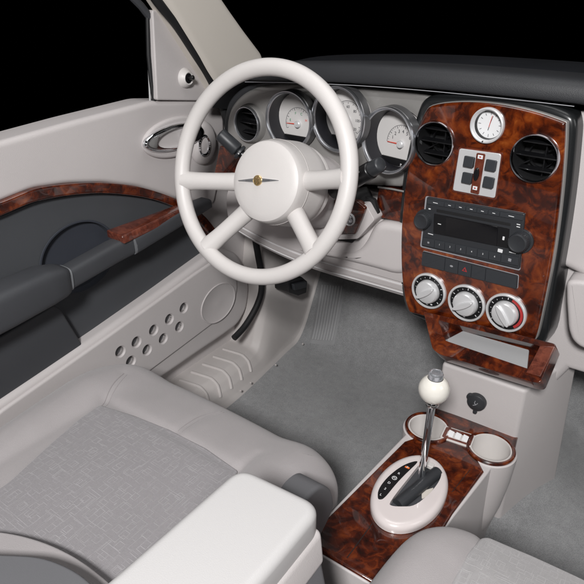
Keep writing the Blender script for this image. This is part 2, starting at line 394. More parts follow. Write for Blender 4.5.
def vent(parent, fr, u, v, r, depth=.04, slats=4, vert=True, ringm=SAT):
    g = obj('air_vent', M().lathe(fr, [(r*.90, -.012), (r*.90, .003), (r*.93, .0055), (r*.97, .006), (r, .004), (r*1.02, 0), (r*1.02, -.006)], u, v), ringm, parent)
    obj('vent_cup', M().lathe(fr, [(r*.90, .001), (r*.89, -.006), (r*.86, -depth), (.0005, -depth)], u, v), BLKM, g)
    sm = M()
    for k in range(slats):
        y = (k-(slats-1)/2)*2*r/(slats+.6); w = sqrt(max(0, (r*.88)**2-y*y))
        f2 = fr.sub(u, v+y, -.007, tilt=.25); sm.slab(f2, rrect(-w, w, -.0011, .0011, .0008, 2), -.012, .0, .0005, 1)
    obj('vent_slats', sm, BLK, g)
    if vert:
        sm = M(); x = r*.25; w = sqrt((r*.86)**2-x*x); sm.box(fr, u+x-.0009, u+x+.0009, v-w, v+w, -.028, -.016, .0005, .0004)
        sm.lathe(fr, [(r*.5, -.030), (r*.52, -.027), (r*.56, -.027), (r*.56, -.034)], u, v)
        sm.box(fr.sub(u, v, 0, roll=.6), -r*.8, r*.8, -.001, .001, -.030, -.024, .0005, .0003)
        obj('vent_vane', sm, BLK, g)
    return g
RCH = mat('ring_chrome', (.72, .72, .76), .16, metal=1)
for u, v, r in vc: vent(stack, ST, u, v, r, slats=3, ringm=RCH)
# clock
ck = obj('clock', M().lathe(ST, [(.027, -.004), (.0272, .003), (.0266, .0052), (.0250, .0060), (.0232, .0045), (.0222, -.001), (.0220, -.004)], cu_, cv_), SIL, stack)
obj('clock_cup', M().lathe(ST, [(.0223, -.001), (.0208, -.006), (.0207, -.0085)], cu_, cv_), BLK, ck)
obj('clock_face', M().slab(ST, circ(cu_, cv_, .0209), -.012, -.0075, .0002, 1), WHITE, ck)
tm = M()
for k in range(12):
    a = k*pi/6; f2 = ST.sub(cu_, cv_, -.0074, roll=a); tm.box(f2, .0145, .0180 if k % 3 else .0188, -.00035, .00035, 0, .0003, .0001, .0001)
f2 = ST.sub(cu_, cv_, -.0071)
tm.box(f2.sub(0, 0, 0, roll=radians(75)), -.003, .0135, -.0004, .0004, 0, .0004, .0002, .0001)
tm.box(f2.sub(0, 0, 0, roll=radians(-100)), -.003, .009, -.0005, .0005, 0, .0004, .0002, .0001)
obj('clock_marks', tm, DARKP, ck)
obj('clock_hand', M().box(f2.sub(0, 0, .0006, roll=radians(80)), -.004, .014, -.0003, .0003, 0, .0004, .0002, .0001), RED, ck)
obj('clock_stud', M().lathe(ST, [(.0012, .004), (.0011, .0065), (.0002, .0068)], cu_-.002, cv_-.0242, 16), BLK, ck)
# switch plate
sp = [S(460.3,148), S(502,153.6), S(495.5,198), S(453.4,190)]
obj('switch_surround', M().slab(ST, roundpoly([S(459,146.5), S(503.5,152.4), S(497,200), S(452,191.5)], .005), 0, .0016, .0008, 2), W3, stack)
pl = obj('switch_plate', M().slab(ST, roundpoly(sp, .004), .0008, .0032, .0012, 3), SIL, stack)
Z = lambda x, y: S(400+x*.2568, 100+y*.2568, .003)
for x, y in ((272, 240), (357, 254), (265, 303), (348, 320)):
    u, v = Z(x, y); b = obj('window_switch', M().slab(ST.sub(u, v, .003, tilt=-.12), rrect(-.0085, .0085, -.0085, .0085, .0015), 0, .006, .0015, 3), RADB, pl)
wst = obj('switch_strip', M().slab(ST, roundpoly([Z(300, 205), Z(334, 210), Z(308, 368), Z(275, 360)], .002), .003, .0048, .0006, 2), W3, pl)
u, v = Z(301, 287); obj('rocker', M().slab(ST.sub(u, v, 0, roll=-.0), circ(0, 0, .0042, 32, .0105), .0045, .0085, .0025, 4), BLK, pl)
for x, y, sx in ((315, 221, .0042), (294, 342, .0038)):
    u, v = Z(x, y); ic = obj('lock_icon', M().box(ST, u-sx, u+sx, v-.003, v+.003, .0047, .0054, .0006, .0002), WHITE, pl)
    obj('icon_mark', M().box(ST, u-.0015, u+.0015, v-.001, v+.001, .0054, .0056, .0003, .0001), REDP, ic)
# radio
T4 = lambda x, y, h=.005: S(410+x*.2226, 180+y*.2226, h)
rp = [T4(75, 76), T4(515, 152), T4(491, 402), T4(50, 296)]
rad = obj('radio', M().slab(ST, roundpoly(rp, .003), -.01, .005, .0015, 3), RAD, stack)
obj('radio_trim', M().slab(ST, roundpoly([T4(71, 71, 0), T4(520, 148, 0), T4(496, 408, 0), T4(46, 300, 0)], .004), -.01, .0012, .0006, 2), GREYP, stack)
obj('display', M().slab(ST, roundpoly([T4(162, 163), T4(396, 211), T4(390, 297), T4(158, 246)], .001), .004, .0056, .0003, 1), SCR, rad)
obj('display_frame', M().slab(ST, roundpoly([T4(108, 150), T4(448, 218), T4(440, 308), T4(104, 240)], .0015), .004, .0053, .0003, 1), BLK, rad)
obj('disc_slot', M().slab(ST, roundpoly([T4(120, 130), T4(452, 194), T4(451, 207), T4(119, 143)], .001), .004, .0056, .0002, 1), BLKM, rad)
def lerp(a, b, t): return (a[0]+(b[0]-a[0])*t, a[1]+(b[1]-a[1])*t)
def quadbtn(parent, A, B, C_, D, t0, t1, m, name='button', h0=.004, h1=.0072, g=.0006):
    p = roundpoly([lerp(A, B, t0), lerp(A, B, t1), lerp(D, C_, t1), lerp(D, C_, t0)], .001)
    return obj(name, M().slab(ST, offset(p, g), h0, h1, .0007, 2), m, parent), (sum(q[0] for q in p)/len(p), sum(q[1] for q in p)/len(p))
rowA = [T4(80, 84), T4(512, 160), T4(510, 182), T4(78, 106)]
ts = [0, .195, .315, .43, .545, .66, .775, 1]
for k in range(7):
    b, (u, v) = quadbtn(rad, *rowA, ts[k], ts[k+1], RADB, g=.0004)
    w = .0045 if k in (0, 6) else .0024
    obj('button_print', M().box(ST, u-w, u+w, v-.0005, v+.0005, .0071, .0074, .0003, .0001), WHITE, b)
rowB = [T4(60, 256), T4(492, 347), T4(490, 385), T4(58, 292)]
ts = [0, .135, .25, .365, .48, .595, .71, .83, 1]
for k in range(8):
    b, (u, v) = quadbtn(rad, *rowB, ts[k], ts[k+1], RADB, g=.0004)
    if 1 <= k <= 6: text('button_number', str(k), ST.sub(u, v+.0005, .0072), .0042, WHITE, b)
    elif k == 7: obj('button_print', M().box(ST, u-.0025, u+.0025, v-.0025, v+.0025, .0071, .0074, .0003, .0001), GREYP, b)
    else:
        obj('button_print', M().box(ST, u-.0018, u+.0018, v-.0016, v+.0016, .0071, .0074, .0003, .0001), GREYP, b)
for x, y, w, h in ((88, 130, .002, .001), (92, 243, .005, .0006), (132, 198, .003, .0007), (487, 200, .0028, .0006), (486, 211, .0028, .0006), (420, 262, .0016, .003), (405, 318, .004, .0028), (460, 327, .0055, .0006)):
    u, v = T4(x, y, .0055); obj('faceplate_print', M().box(ST, u-w, u+w, v-h, v+h, .0050, .0057, .0003, .0001), WHITE, rad)
def knob(parent, u, v, r, m, base=None, h=.018, name='knob'):
    k = obj(name, M().lathe(ST, [(r*1.04, .003), (r*1.04, .006), (r, .008), (r*.97, h-.002), (r*.9, h-.0003), (r*.82, h), (r*.7, h-.0008), (.0003, h-.0012)], u, v, 48), m, parent)
    if base: obj('knob_base', M().slab(ST, circ(u, v, base), -.002, .0045, .001, 2), RAD, k)
    km = M()
    for q in range(30):
        a = q*2*pi/30; f2 = ST.sub(u, v, 0, roll=a); km.box(f2, r*.985, r*1.035, -.0004, .0004, .007, h-.003, .0002, .0002)
    obj('knob_ribs', km, m, k)
    return k
u, v = T4(62, 180, .006); knob(rad, u, v, .0145, RAD, .0185)
u, v = T4(493, 277, .006); knob(rad, u, v, .0158, RAD, .0200)
# button strip
rowC = [T4(55, 322), T4(482, 432), T4(478, 490), T4(50, 383)]
obj('switch_row_trim', M().slab(ST, offset(roundpoly(rowC, .002), -.0008), -.001, .0012, .0006, 2), GREYP, stack)
sw = obj('switch_row', M().slab(ST, roundpoly(rowC, .002), -.001, .0035, .0008, 2), RAD, stack)
ts = [0, .265, .41, .55, .695, 1]
for k in range(5):
    b, (u, v) = quadbtn(sw, *rowC, ts[k], ts[k+1], RADB, name='switch_button', h0=.003, h1=.0055, g=.0007)
    if k == 2:
        tri = []
        for q in range(3): a = pi/2+q*2*pi/3; tri.append((u+.0055*cos(a), v-.0008+.0055*sin(a)))
        o = obj('hazard_triangle', M().slab(ST, tri, .005, .0058, .0001, 1), REDP, b)
        tri2 = [(u+.0028*cos(pi/2+q*2*pi/3), v-.0008+.0028*sin(pi/2+q*2*pi/3)) for q in range(3)]
        obj('triangle_centre', M().slab(ST, tri2, .0055, .006, .0001, 1), RADB, o)
    if k == 1: obj('lamp_icon', M().slab(ST, circ(u, v, .003, 20, .0018), .005, .0058, .0002, 1), GREYP, b)
# climate knobs
for i, (x, y) in enumerate(((429.4, 290.5), (467, 302.6), (506.5, 312.2))):
    u, v = S(x, y)
    d = obj('climate_dial', M().lathe(ST, [(.0348, -.001), (.0348, .0045), (.0335, .0062), (.0315, .0062), (.0305, .004), (.0303, .001)], u, v), WHITE if False else SIL, stack)
    obj('dial_band', M().slab(ST, circ(u, v, .0307), .0, .0035, .0004, 1), BLK, d)
    tm = M()
    for k in range(13):
        a = radians(-40+k*260/12); f2 = ST.sub(u, v, .0035, roll=a); big = k % 3 == 0
        tm.box(f2, .0255, .029 if big else .0275, -.0006 if big else -.0003, .0006 if big else .0003, -.0002, .0003, .0002, .0001)
    for k in range(1 if i else 2):
        a = radians(-90+k*20); f2 = ST.sub(u+.0265*cos(a), v+.0265*sin(a), .0035); tm.box(f2, -.002, .002, -.0011, .0011, -.0002, .0003, .0004, .0001)
    obj('dial_marks', tm, WHITE, d)
    if i == 2:
        arc = circ(u, v, .0295, 20, None, radians(-50), radians(75))+list(reversed(circ(u, v, .0250, 20, None, radians(-50), radians(75))))
        obj('hot_arc', M().slab(ST, arc, .0034, .0040, .0001, 1), REDP, d)
    kn = obj('dial_knob', M().lathe(ST, [(.0225, .003), (.0222, .008), (.0212, .0125), (.0195, .0145), (.015, .0155), (.0003, .0158)], u, v), SIL, d)
    rl = radians((40, 35, -52)[i])
    f2 = ST.sub(u, v, .0145, roll=rl)
    obj('grip_bar', M().slab(f2, circ(0, 0, .0205, 40, .0052), -.004, .0062, .0035, 5), SIL, kn)
    obj('grip_mark', M().slab(f2, rrect(.011, .0175, -.0009, .0009, .0006), .0055, .0058, .0002, 1), DARKP, kn)
# pocket tray below
TA = on(425, 318, 1, -.004); TB = on(556, 347, 1, -.030); TC = on(539, 384, 1, -.075); TD = on(432, 349.5, 1, -.055)
TF = Frame((TA+TB)/2, TB-TA, (TA-TD)+(TB-TC))
q = lambda x, y, h=0: TF.uv(x, y, h)
to = [q(424,312), q(557,345), q(541,383.5), q(533,383), q(440,355), q(433,349.5)]
tray = obj('pocket_tray', M().slab(TF, roundpoly(to, .006, 5), -.03, .004, .004, 4), W2, stack)
hole = [q(439,321), q(541,347), q(531,370.5), q(446,341.5)]
cut(tray, M().slab(TF, roundpoly(hole, .004), -.024, .05, .0005, 1))
mt = [q(444,341,-.022), q(463,331,-.022), q(529,350,-.022), q(527,369,-.022)]
obj('tray_mat', M().slab(TF, roundpoly(mt, .002), -.0250, -.0215, .0006, 1), mat('tray_grey', (.30, .30, .305), .5, bump=.2), stack)
obj('tray_wall', M().slab(TF, [q(541,347), q(556,348), q(541,378), q(527,374)], -.0095, .0065, .001, 2), W3, stack)

# ================================================================ DASHBOARD
dash = thing('dashboard', 'dark topped dashboard with silver instrument panel and pale lower trim', 'dashboard', (-.2, .1, .5))
def padwarp(p):
    x, y, z = p
    t = (x+.1)
    z2 = z - .10*t*t*(1 if t < 0 else .6)
    y2 = y + (.10*max(0, (-x-.45))**1.0 if x < -.45 else 0)
    e = max(0, -x-.50); z2 -= e*e*3.2
    return V((x, y2, z2))
pp = [(.0, .907), (.003, .903), (.02, .902), (.3, .84), (.62, .80), (.64, .84), (.60, .868), (.50, .900), (.42, .912), (.30, .918), (.15, .925), (.05, .934), (.02, .936), (.006, .930), (.001, .920)]
obj('top_pad', M().ext(chaikin([(a+.005, b+.006) for a, b in pp], 2), -.63, .62, 60, padwarp), PAD, dash)
# raised far hump of the pad
pp2 = [(.12, .90), (.16, .926), (.25, .934), (.45, .925), (.60, .88), (.55, .85), (.2, .85)]
obj('defroster_hump', M().ext(chaikin(pp2, 2), -.61, .60, 50, padwarp), mat('hump_black', (.013, .014, .017), .4, bump=.3, bscale=900), dash)
obj('pad_pinstripe', M().tube([padwarp(V((-.50+.6*i/40, .0045, .9065))) for i in range(41)], .0006, 8), GREYP, dash)
# instrument panel
CY = .045
CFm = FY(CY)
c = lambda x, y: CFm.uv(x, y)
co = [(226,128),(229,111),(235,101),(246,91.5),(264,84.5),(300,82),(340,83.5),(380,89.5),(436,94),(440,110),(420,150),(412,188),(380,186),(345,184),(300,190),(240,176),(229,150)]
co = ccw(chaikin([c(*p) for p in co], 2))
cl = obj('instrument_panel', M().slab(CFm, co, -.03, 0, .006, 4), SILD, dash)
hood = [(x+(-4 if x < 260 else 0), y-(4.5 if y < 130 and x < 300 else 2)) for x, y in [(226,135),(229,111),(235,101),(246,91.5),(264,84.5),(300,82),(340,83.5),(380,89.5),(436,94)]]+[(436,110),(300,130),(233,180),(222,165)]
obj('cluster_hood', M().slab(CFm, chaikin([c(*p) for p in hood], 2), -.05, -.004, .004, 3), PAD, dash)
COLM = mat('collar_grey', (.13, .13, .135), .4, metal=.5)
G = [(287.5, 121, .0565, 3, -.41), (336.5, 119.8, .0600, 7, 0), (386.5, 141.3, .0590, 13, 0)]
cm = M(); GF = []
for x, y, r, yw, _ in G:
    p = on(x, y, 1, .020); fr = Frame(p, (cos(radians(yw)), -sin(radians(yw)), 0), (0, 0, 1)); GF.append(fr)
    cm.slab(fr, circ(0, 0, r*.93), -.10, .05, .0002, 1)
vx = on(247.5, 124, 1, .035); VF = Frame(vx, (cos(radians(6)), -sin(radians(6)), 0), (0, 0, 1)); cm.slab(VF, circ(0, 0, .033), -.09, .05, .0002, 1)
cut(cl, cm)
cut([o for o in dash.children if o.name.startswith('cluster_hood')][0], cm)
vent(dash, VF, 0, 0, .0355, slats=3, vert=False)
obj('vent_collar', M().lathe(VF, [(.036, 0), (.039, -.004), (.041, -.02)], 0, 0), SILD, dash)
for i, (x, y, r, yw, _) in enumerate(G):
    fr = GF[i]
    g = obj('gauge', M().lathe(fr, [(r*.995, -.006), (r*1.0, -.003), (r*.995, -.001), (r*.975, .0015), (r*.945, .0012), (r*.930, -.001), (r*.915, -.002), (r*.90, -.001), (r*.89, -.004)]), SAT, dash)
    obj('gauge_collar', M().lathe(fr, [(r*.992, -.002), (r*1.0, -.008), (r*1.01, -.022)]), COLM, g)
    obj('gauge_cup', M().lathe(fr, [(r*.892, -.003), (r*.87, -.020), (r*.86, -.034), (r*.86, -.038)]), mat('cup_black', (.012, .012, .016), .5) if i == 0 else bpy.data.materials['cup_black'], g)
    fc = obj('gauge_face', M().slab(fr, circ(0, 0, r*.865), -.042, -.034, .0003, 1), FACE, g)
    R = r*.84; tm = M()
    hx, hy = ((.001, -.011), (0, -.004), (.007, -.009))[i]
    if i == 0: a0, a1, n = 200, 20, 16
    elif i == 1: a0, a1, n = 225, -45, 48
    else: a0, a1, n = 180, 10, 20
    for k in range(n+1):
        a = radians(a0+(a1-a0)*k/n); f2 = fr.sub(hx, hy, -.0338, roll=a); big = k % 4 == 0
        tm.box(f2, R*(.56 if big else .60), R*.64, -.0004 if big else -.00022, .0004 if big else .00022, -.0003, .0002, .0001, .0001)
    obj('gauge_ticks', tm, DARKP, fc)
    obj('gauge_arc', M().slab(fr, circ(hx, hy, R*.67, 40, None, radians(a1), radians(a0))+list(reversed(circ(hx, hy, R*.655, 40, None, radians(a1), radians(a0)))), -.0339, -.0336, .00005, 1), DARKP, fc)
    if i == 2:
        for k, t in enumerate('1234567'):
            a = radians(a0+(a1-a0)*(k+1)/7*.98); text('gauge_digit', t, fr.sub(hx+R*.45*cos(a), hy+R*.45*sin(a), -.0338), .0085, DARKP, fc)
    if i == 1:
        for k, t in enumerate(('0', '20', '40', '60', '80', '100', '120')):
            a = radians(225-270*k/6); text('gauge_digit', t, fr.sub(hx+R*.45*cos(a), hy+R*.45*sin(a), -.0338), .0072, DARKP, fc)
    if i == 0:
        for a, t, mm in ((165, 'E', GREEN), (110, 'F', GREEN), (70, 'C', GREEN), (25, 'H', RED)):
            text('gauge_letter', t, fr.sub(hx+R*.44*cos(radians(a)), hy+R*.44*sin(radians(a)), -.0338), .007, mm, fc)
    f2 = fr.sub(hx, hy, -.0325, roll=radians((182, 215, 180)[i]))
    obj('needle', M().slab(f2, [(-.004, -.0011), (R*.62, -.0004), (R*.62, .0004), (-.004, .0011)], 0, .0012, .0002, 1), RED, g)
    obj('needle_hub', M().lathe(fr, [(.0068, -.034), (.0066, -.028), (.0055, -.027), (.0003, -.0267)], hx, hy, 32), SIL, g)
    obj('lower_display', M().slab(fr, [p for p in circ(0, 0, R*.99, 40, None, radians(226), radians(314))], -.0339, -.0310, .0003, 1), BLK, g)
    if i == 2: text('gear_letter', 'P', fr.sub(.012, -.0455, -.0310), .007, WHITE, g)
obj('trip_button', M().lathe(CFm, [(.0045, 0), (.0043, .006), (.003, .007), (.0002, .0073)], *c(308, 164), 24), BLK, dash)
# wood strips beside the column
obj('wood_strip', M().slab(FY(.035), roundpoly([FY(.035).uv(*p) for p in [(379,188),(404,192.5),(402,222.5),(374,216)]], .002), -.03, 0, .003, 3), W2, dash)
obj('strip_ledge', M().tube([on(378, 187, 1, .033), on(392, 189, 1, .031), on(404, 191.5, 1, .033)], .0018, 10), SILD, dash)
obj('wood_strip', M().slab(FY(.03), roundpoly([FY(.03).uv(*p) for p in [(220,146),(240,152),(246,172),(214,176)]], .002), -.03, 0, .003, 3), W2, dash)
# lower dash, scooped
lo = [(.30, .70), (.075, .70), (.070, .672), (.045, .655), (.030, .625), (.026, .590), (.028, .565), (.030, .548), (.034, .546), (.034, .541), (.032, .539), (.034, .528), (.038, .526), (.038, .521), (.044, .512), (.07, .506), (.30, .53)]
def lowwarp(p):
    x, y, z = p; e = max(0, -x-.30)
    return V((x, y+.25*e*e, z+(.75-z)*e*e*1.6*(1 if z < .6 else .4)))
obj('lower_panel', M().ext(lo, -.60, -.105, 40, lowwarp), LP, dash)
obj('panel_pinstripe', M().tube([lowwarp(V((-.60+.49*i/30, .0325, .5415))) for i in range(31)], .0009, 6), WHITE, dash)
obj('panel_pinstripe', M().tube([lowwarp(V((-.60+.49*i/30, .0365, .5220))) for i in range(31)], .0009, 6), WHITE, dash)
# ignition pod
IG = FY(-.005)
i_ = lambda x, y, h=0: IG.uv(x, y, h)
obj('ignition_pod', M().slab(IG, roundpoly([i_(336,206), i_(364,205), i_(373,221), i_(356,240), i_(326,241)], .004), -.09, -.006, .006, 4), LP, dash)
ip = obj('ignition_plate', M().slab(IG, roundpoly([i_(335,199), i_(352,200.5), i_(358,201.5), i_(366,208), i_(362,219), i_(355.5,234), i_(332,233.5)], .004), -.012, .002, .003, 3), W1, dash)
u, v = i_(349, 219.5, .004)
obj('ignition_ring', M().lathe(IG, [(.0125, 0), (.0125, .005), (.0112, .0065), (.0095, .0055), (.0092, 0)], u, v, 40), WHITE, ip)
obj('ignition_lock', M().lathe(IG, [(.0092, .001), (.0085, .0058), (.006, .0075), (.0002, .0078)], u, v, 40), SAT, ip)
obj('key_slot', M().box(IG, u-.0008, u+.0008, v-.004, v+.004, .0076, .0080, .0004, .0001), BLK, ip)
obj('pod_gap', M().slab(FY(.02), roundpoly([FY(.02).uv(*p) for p in [(325,238),(352,243),(368,226),(378,214),(374,200),(352,190),(345,205)]], .003), -.01, .0, .002, 2), BLKM, dash)
# curved pale lip under the ignition opening
lip = [(322,251),(345,249),(358,247),(366,240),(371,228),(377,218.5),(388,220),(402,224)]
obj('scoop_panel', M().slab(FY(.032), chaikin([FY(.032).uv(*p) for p in [(300,248),(330,251),(350,251),(361,248),(368,240),(374,227),(380,221),(392,221),(416,226),(416,279),(365,264),(318,254),(300,250)]], 3), -.05, .012, .014, 7), LP, dash)
# right hand side of the stack: passenger side covers
rt = obj('passenger_cover', M().slab(FY(.03), [(.10, .66), (.16, .645), (.60, .645), (.60, .893), (.08, .893), (.095, .80)], -.06, 0, .012, 4), LP, dash)
gb = [FY(-.0).uv(*p) for p in [(566,281),(566,300),(568,330),(572,341),(580,348)]]
gb += [(.58, gb[-1][1]), (.58, gb[0][1]+.01), (gb[0][0]+.02, gb[0][1]+.006)]
obj('glovebox_door', M().slab(FY(0), roundpoly(gb, .012, 6), -.06, 0.0, .016, 5), LP, dash)
sd = [on(x, y, 1, .05) for x, y in [(576,140),(573,255),(562,280),(548,345)]]
obj('centre_lower', M().slab(FY(.05), [(-.13, .62), (-.13, .52), (-.06, .46), (.02, .40), (.150, .40), (.175, .458), (.60, .463), (.60, .66), (-.1, .66)], -.15, 0, .012, 4), LP, dash)

# ================================================================ CONSOLE
con = thing('centre_console', 'pale centre console with burl wood top, two cup holders and oval shift plate', 'console', (.04, -.2, .1))
CZ = FZ(.33); k_ = lambda x, y, h=0: CZ.uv(x, y, h)
# wood outline
L1 = V(k_(428, 428)); R1 = V(k_(490.5, 448.5)); rc = .0425
dr = (R1-L1).normalized(); a0 = atan2(dr.y, dr.x)
w = [k_(435.6,407.5), k_(518.5,435.6)]
w += [(R1.x+rc*cos(a), R1.y+rc*sin(a)) for a in [radians(t) for t in range(30, -110, -10)]]
w += [k_(484,471), k_(452.7,513), (.092, -.40), (.085, -.426), (-.066, -.424), k_(324.5,520.5), k_(404.5,441)]
w += [(L1.x+rc*cos(a), L1.y+rc*sin(a)) for a in [radians(t) for t in range(255, 95, -10)]]
w = ccw(w)
wt = obj('wood_top', M().slab(CZ, w, -.02, 0, .003, 3), W2, con)
bo2 = ccw([(.118, -.015), (.112, -.13), (.0985, -.25), (.088, -.429), (-.069, -.427), (-.046, -.14), (-.034, -.015)])
body = obj('console_body', M().slab(CZ, bo2, -.24, -.004, .003, 3), LP, con)
cm = M()
for q_ in (L1, R1): cm.slab(CZ, circ(q_.x, q_.y, .0335), -.075, .05, .0003, 1)
cut(wt, cm); cut(body, cm)
for q_ in (L1, R1):
    obj('cup_side', M().lathe(CZ, [(.0415, -.001), (.0452, -.003), (.0455, -.012), (.0430, -.06), (.036, -.12), (.026, -.17), (.012, -.21)], q_.x, q_.y, 64), LP, con)
    ch = obj('cup_holder', M().lathe(CZ, [(.0365, .0005), (.0358, .0028), (.0335, .0025), (.0325, -.002), (.0315, -.060), (.029, -.068), (.0003, -.070)], q_.x, q_.y, 72), CUPM, con)
    obj('cup_rim', M().lathe(CZ, [(.0425, -.001), (.0425, .0025), (.041, .0045), (.038, .0045), (.0362, .0015)], q_.x, q_.y, 72), W2, ch)
# coin tray between the cups
mid = (L1+R1)/2; CT = Frame((mid.x, mid.y, .331), (dr.x, dr.y, 0), (-dr.y, dr.x, 0))
coin = obj('coin_tray', M().slab(CT, rrect(-.030, .026, -.017, .019, .004), -.001, .002, .001, 2), CUPM, con)
obj('coin_tray_wood', M().slab(CT, rrect(-.027, .024, -.0145, .0160, .003), .0005, .0028, .0008, 2), W3, coin)
obj('coin_well', M().slab(CT, rrect(-.021, .019, -.010, .006, .002), .002, .0034, .0005, 2), CUPM, coin)
for k in range(3): obj('coin_slot', M().slab(CT.sub(-.0145+k*.013, -.002, .003, tilt=.2, turn=.2), rrect(-.005, .005, -.0065, .0065, .001), 0, .0035, .001, 2), WHITE, coin)
obj('top_joint', M().tube([CZ.pt(*k_(372, 524), .0002), CZ.pt(*k_(347, 558), .0002)], .0007, 6), BLKM, con)
obj('top_joint', M().tube([CZ.pt(*k_(452, 492), .0002), CZ.pt(*k_(470, 470), .0002)], .0005, 6), BLKM, con)
# front block with outlet
fb = [(-.030, .31), (.132, .31), (.124, .4335), (-.027, .4335)]
blk = M(); P = [V((-.029, -.02, .09)), V((.130, -.02, .09)), V((.124, -.02, .433)), V((-.027, -.02, .433))]
Q = [V((-.029, .25, .09)), V((.200, .13, .09)), V((.180, .10, .468)), V((-.03, .22, .468))]
def softbox(front, back, bev):
    bm = bmesh.new(); vs = [bm.verts.new(p) for p in front+back]
    for f in ((0, 1, 2, 3), (7, 6, 5, 4), (0, 4, 5, 1), (1, 5, 6, 2), (2, 6, 7, 3), (3, 7, 4, 0)): bm.faces.new([vs[i] for i in f])
    bmesh.ops.recalc_face_normals(bm, faces=bm.faces)
    bmesh.ops.bevel(bm, geom=bm.edges[:], offset=bev, segments=5, affect='EDGES', profile=.5)
    m = M().add([v.co.copy() for v in bm.verts], [tuple(v.index for v in f.verts) for f in (bm.verts.index_update(), bm.faces)[1]]); bm.free(); return m
obj('front_block', softbox(P, Q, .006), LP, con)
OF = FY(-.021); u, v = OF.uv(477.3, 401)
ol = obj('outlet_cap', M().lathe(OF, [(.0175, 0), (.0175, .005), (.0165, .008), (.014, .0095), (.0003, .0102)], u, v, 48), RAD, con)
obj('cap_tab', M().slab(OF, rrect(u-.0038, u+.0038, v-.027, v-.012, .003), .001, .006, .002, 3), RAD, ol)
obj('cap_tab', M().slab(OF.sub(u-.012, v+.006, 0), circ(0, 0, .0075, 24), .001, .007, .002, 3), RAD, ol)
im = M().tube([OF.pt(u-.004, v-.005, .0104), OF.pt(u+.001, v-.002, .0104), OF.pt(u+.004, v+.003, .0104)], .0007, 6)
im.tube([OF.pt(u-.001, v+.006, .0104), OF.pt(u-.002, v+.001, .0104), OF.pt(u+.001, v-.002, .0104)], .0007, 6)
obj('outlet_icon', im, GREYP, ol)
# shift plate
SZ = FZ(.334); E = [V(SZ.uv(*p, .004)) for p in [(430,456.5),(455,476),(388.5,527),(364.8,503)]]
ec = V((.0255, -.2535))
sh = circ(ec.x-.001, ec.y+.001, .0545, 72, .0870)
plate = obj('shift_plate', M().slab(SZ, sh, -.003, .012, .010, 8), PEARL, con)
Z5 = lambda x, y, h=.010: SZ.uv(340+x*.2568, 430+y*.2568, h)
slot = [Z5(188,288), Z5(200,300), Z5(240,302), Z5(290,300), Z5(345,255), Z5(375,220), Z5(392,190), Z5(396,165), Z5(375,148), Z5(345,133), Z5(310,135), Z5(290,160)]
slot = ccw(chaikin(slot, 2)); cut(plate, M().slab(SZ, slot, .0, .05, .0002, 1))
obj('slot_floor', M().slab(SZ, offset(slot, -.001), -.002, .004, .0005, 1), SLATE, plate)
obj('slot_guide', M().tube([SZ.pt(*Z5(225, 285), .006), SZ.pt(*Z5(290, 235), .008), SZ.pt(*Z5(355, 180), .008), SZ.pt(*Z5(380, 160), .006)], .0105, 20), RAD, plate)
obj('slot_liner', M().slab(SZ, roundpoly([Z5(318,240,.005), Z5(365,225,.005), Z5(350,258,.005), Z5(318,268,.005)], .003), .0035, .006, .001, 2), BEIGE, plate)
ind = [Z5(146,266,.012), Z5(148,232,.012), Z5(180,188,.012), Z5(225,150,.012), Z5(262,130,.012), Z5(298,120,.012), Z5(304,126,.012), Z5(262,165,.012), Z5(220,208,.012), Z5(172,268,.012), Z5(154,272,.012)]
iw = obj('gear_indicator', M().slab(SZ, chaikin(ind, 2), .010, .0127, .0006, 2), BLK, plate)
for (x, y), t in zip(((262, 146), (229, 170), (212, 187), (191, 206), (176, 229), (159, 252)), 'PRND2L'):
    u, v = Z5(x, y, .0127)
    if t == 'P': obj('indicator_mark', M().box(SZ, u-.004, u+.004, v-.002, v+.002, .0126, .0130, .001, .0001), ORG, iw)
    elif t == 'N': obj('indicator_ring', M().lathe(SZ, [(.0042, .0126), (.0042, .0130), (.0034, .0130), (.0034, .0126)], u, v, 24), WHITE, iw)
    text('gear_letter', t, SZ.sub(u, v, .0127), .0062, WHITE, iw)
obj('plate_button', M().box(SZ.sub(*Z5(352, 137, .012), 0), -.006, .006, -.005, .005, .008, .014, .002, .001), CUPM, plate)

# shifter
base = V((.030, -.222, .340)); kc = on(434, 389, 0, .030)
shf = thing('gear_shifter', 'chrome gear lever topped by a round ivory knob with chrome cap', 'gear lever', base)
ax = (kc-base).normalized()
obj('lever_rod', M().rod(base-ax*.004, kc-ax*.02, .0060, .0060, .4), CHR, shf)
KF = Frame(kc, ax.cross(V((0, 1, 0))), V((0, 1, 0)))
if KF.n.dot(ax) < 0: KF = Frame(kc, -ax.cross(V((0, 1, 0))), V((0, 1, 0)))
prof = [(.008, -.0235)]+[(.0232*cos(radians(t)), .0232*sin(radians(t))) for t in range(-66, 64, 6)]
obj('shift_knob', M().lathe(KF, prof, 0, 0, 64), IVORY, shf)
obj('knob_collar', M().lathe(KF, [(.0095, -.030), (.0105, -.028), (.0105, -.0255), (.009, -.025)], 0, 0, 40), CHR, shf)
obj('knob_button', M().lathe(KF, [(.0108, .0200), (.0110, .0275), (.0100, .0298), (.0078, .0304), (.0070, .0298), (.0003, .0300)], 0, 0, 40), mat('cap_silver', (.75, .77, .82), .2, metal=.8), shf)

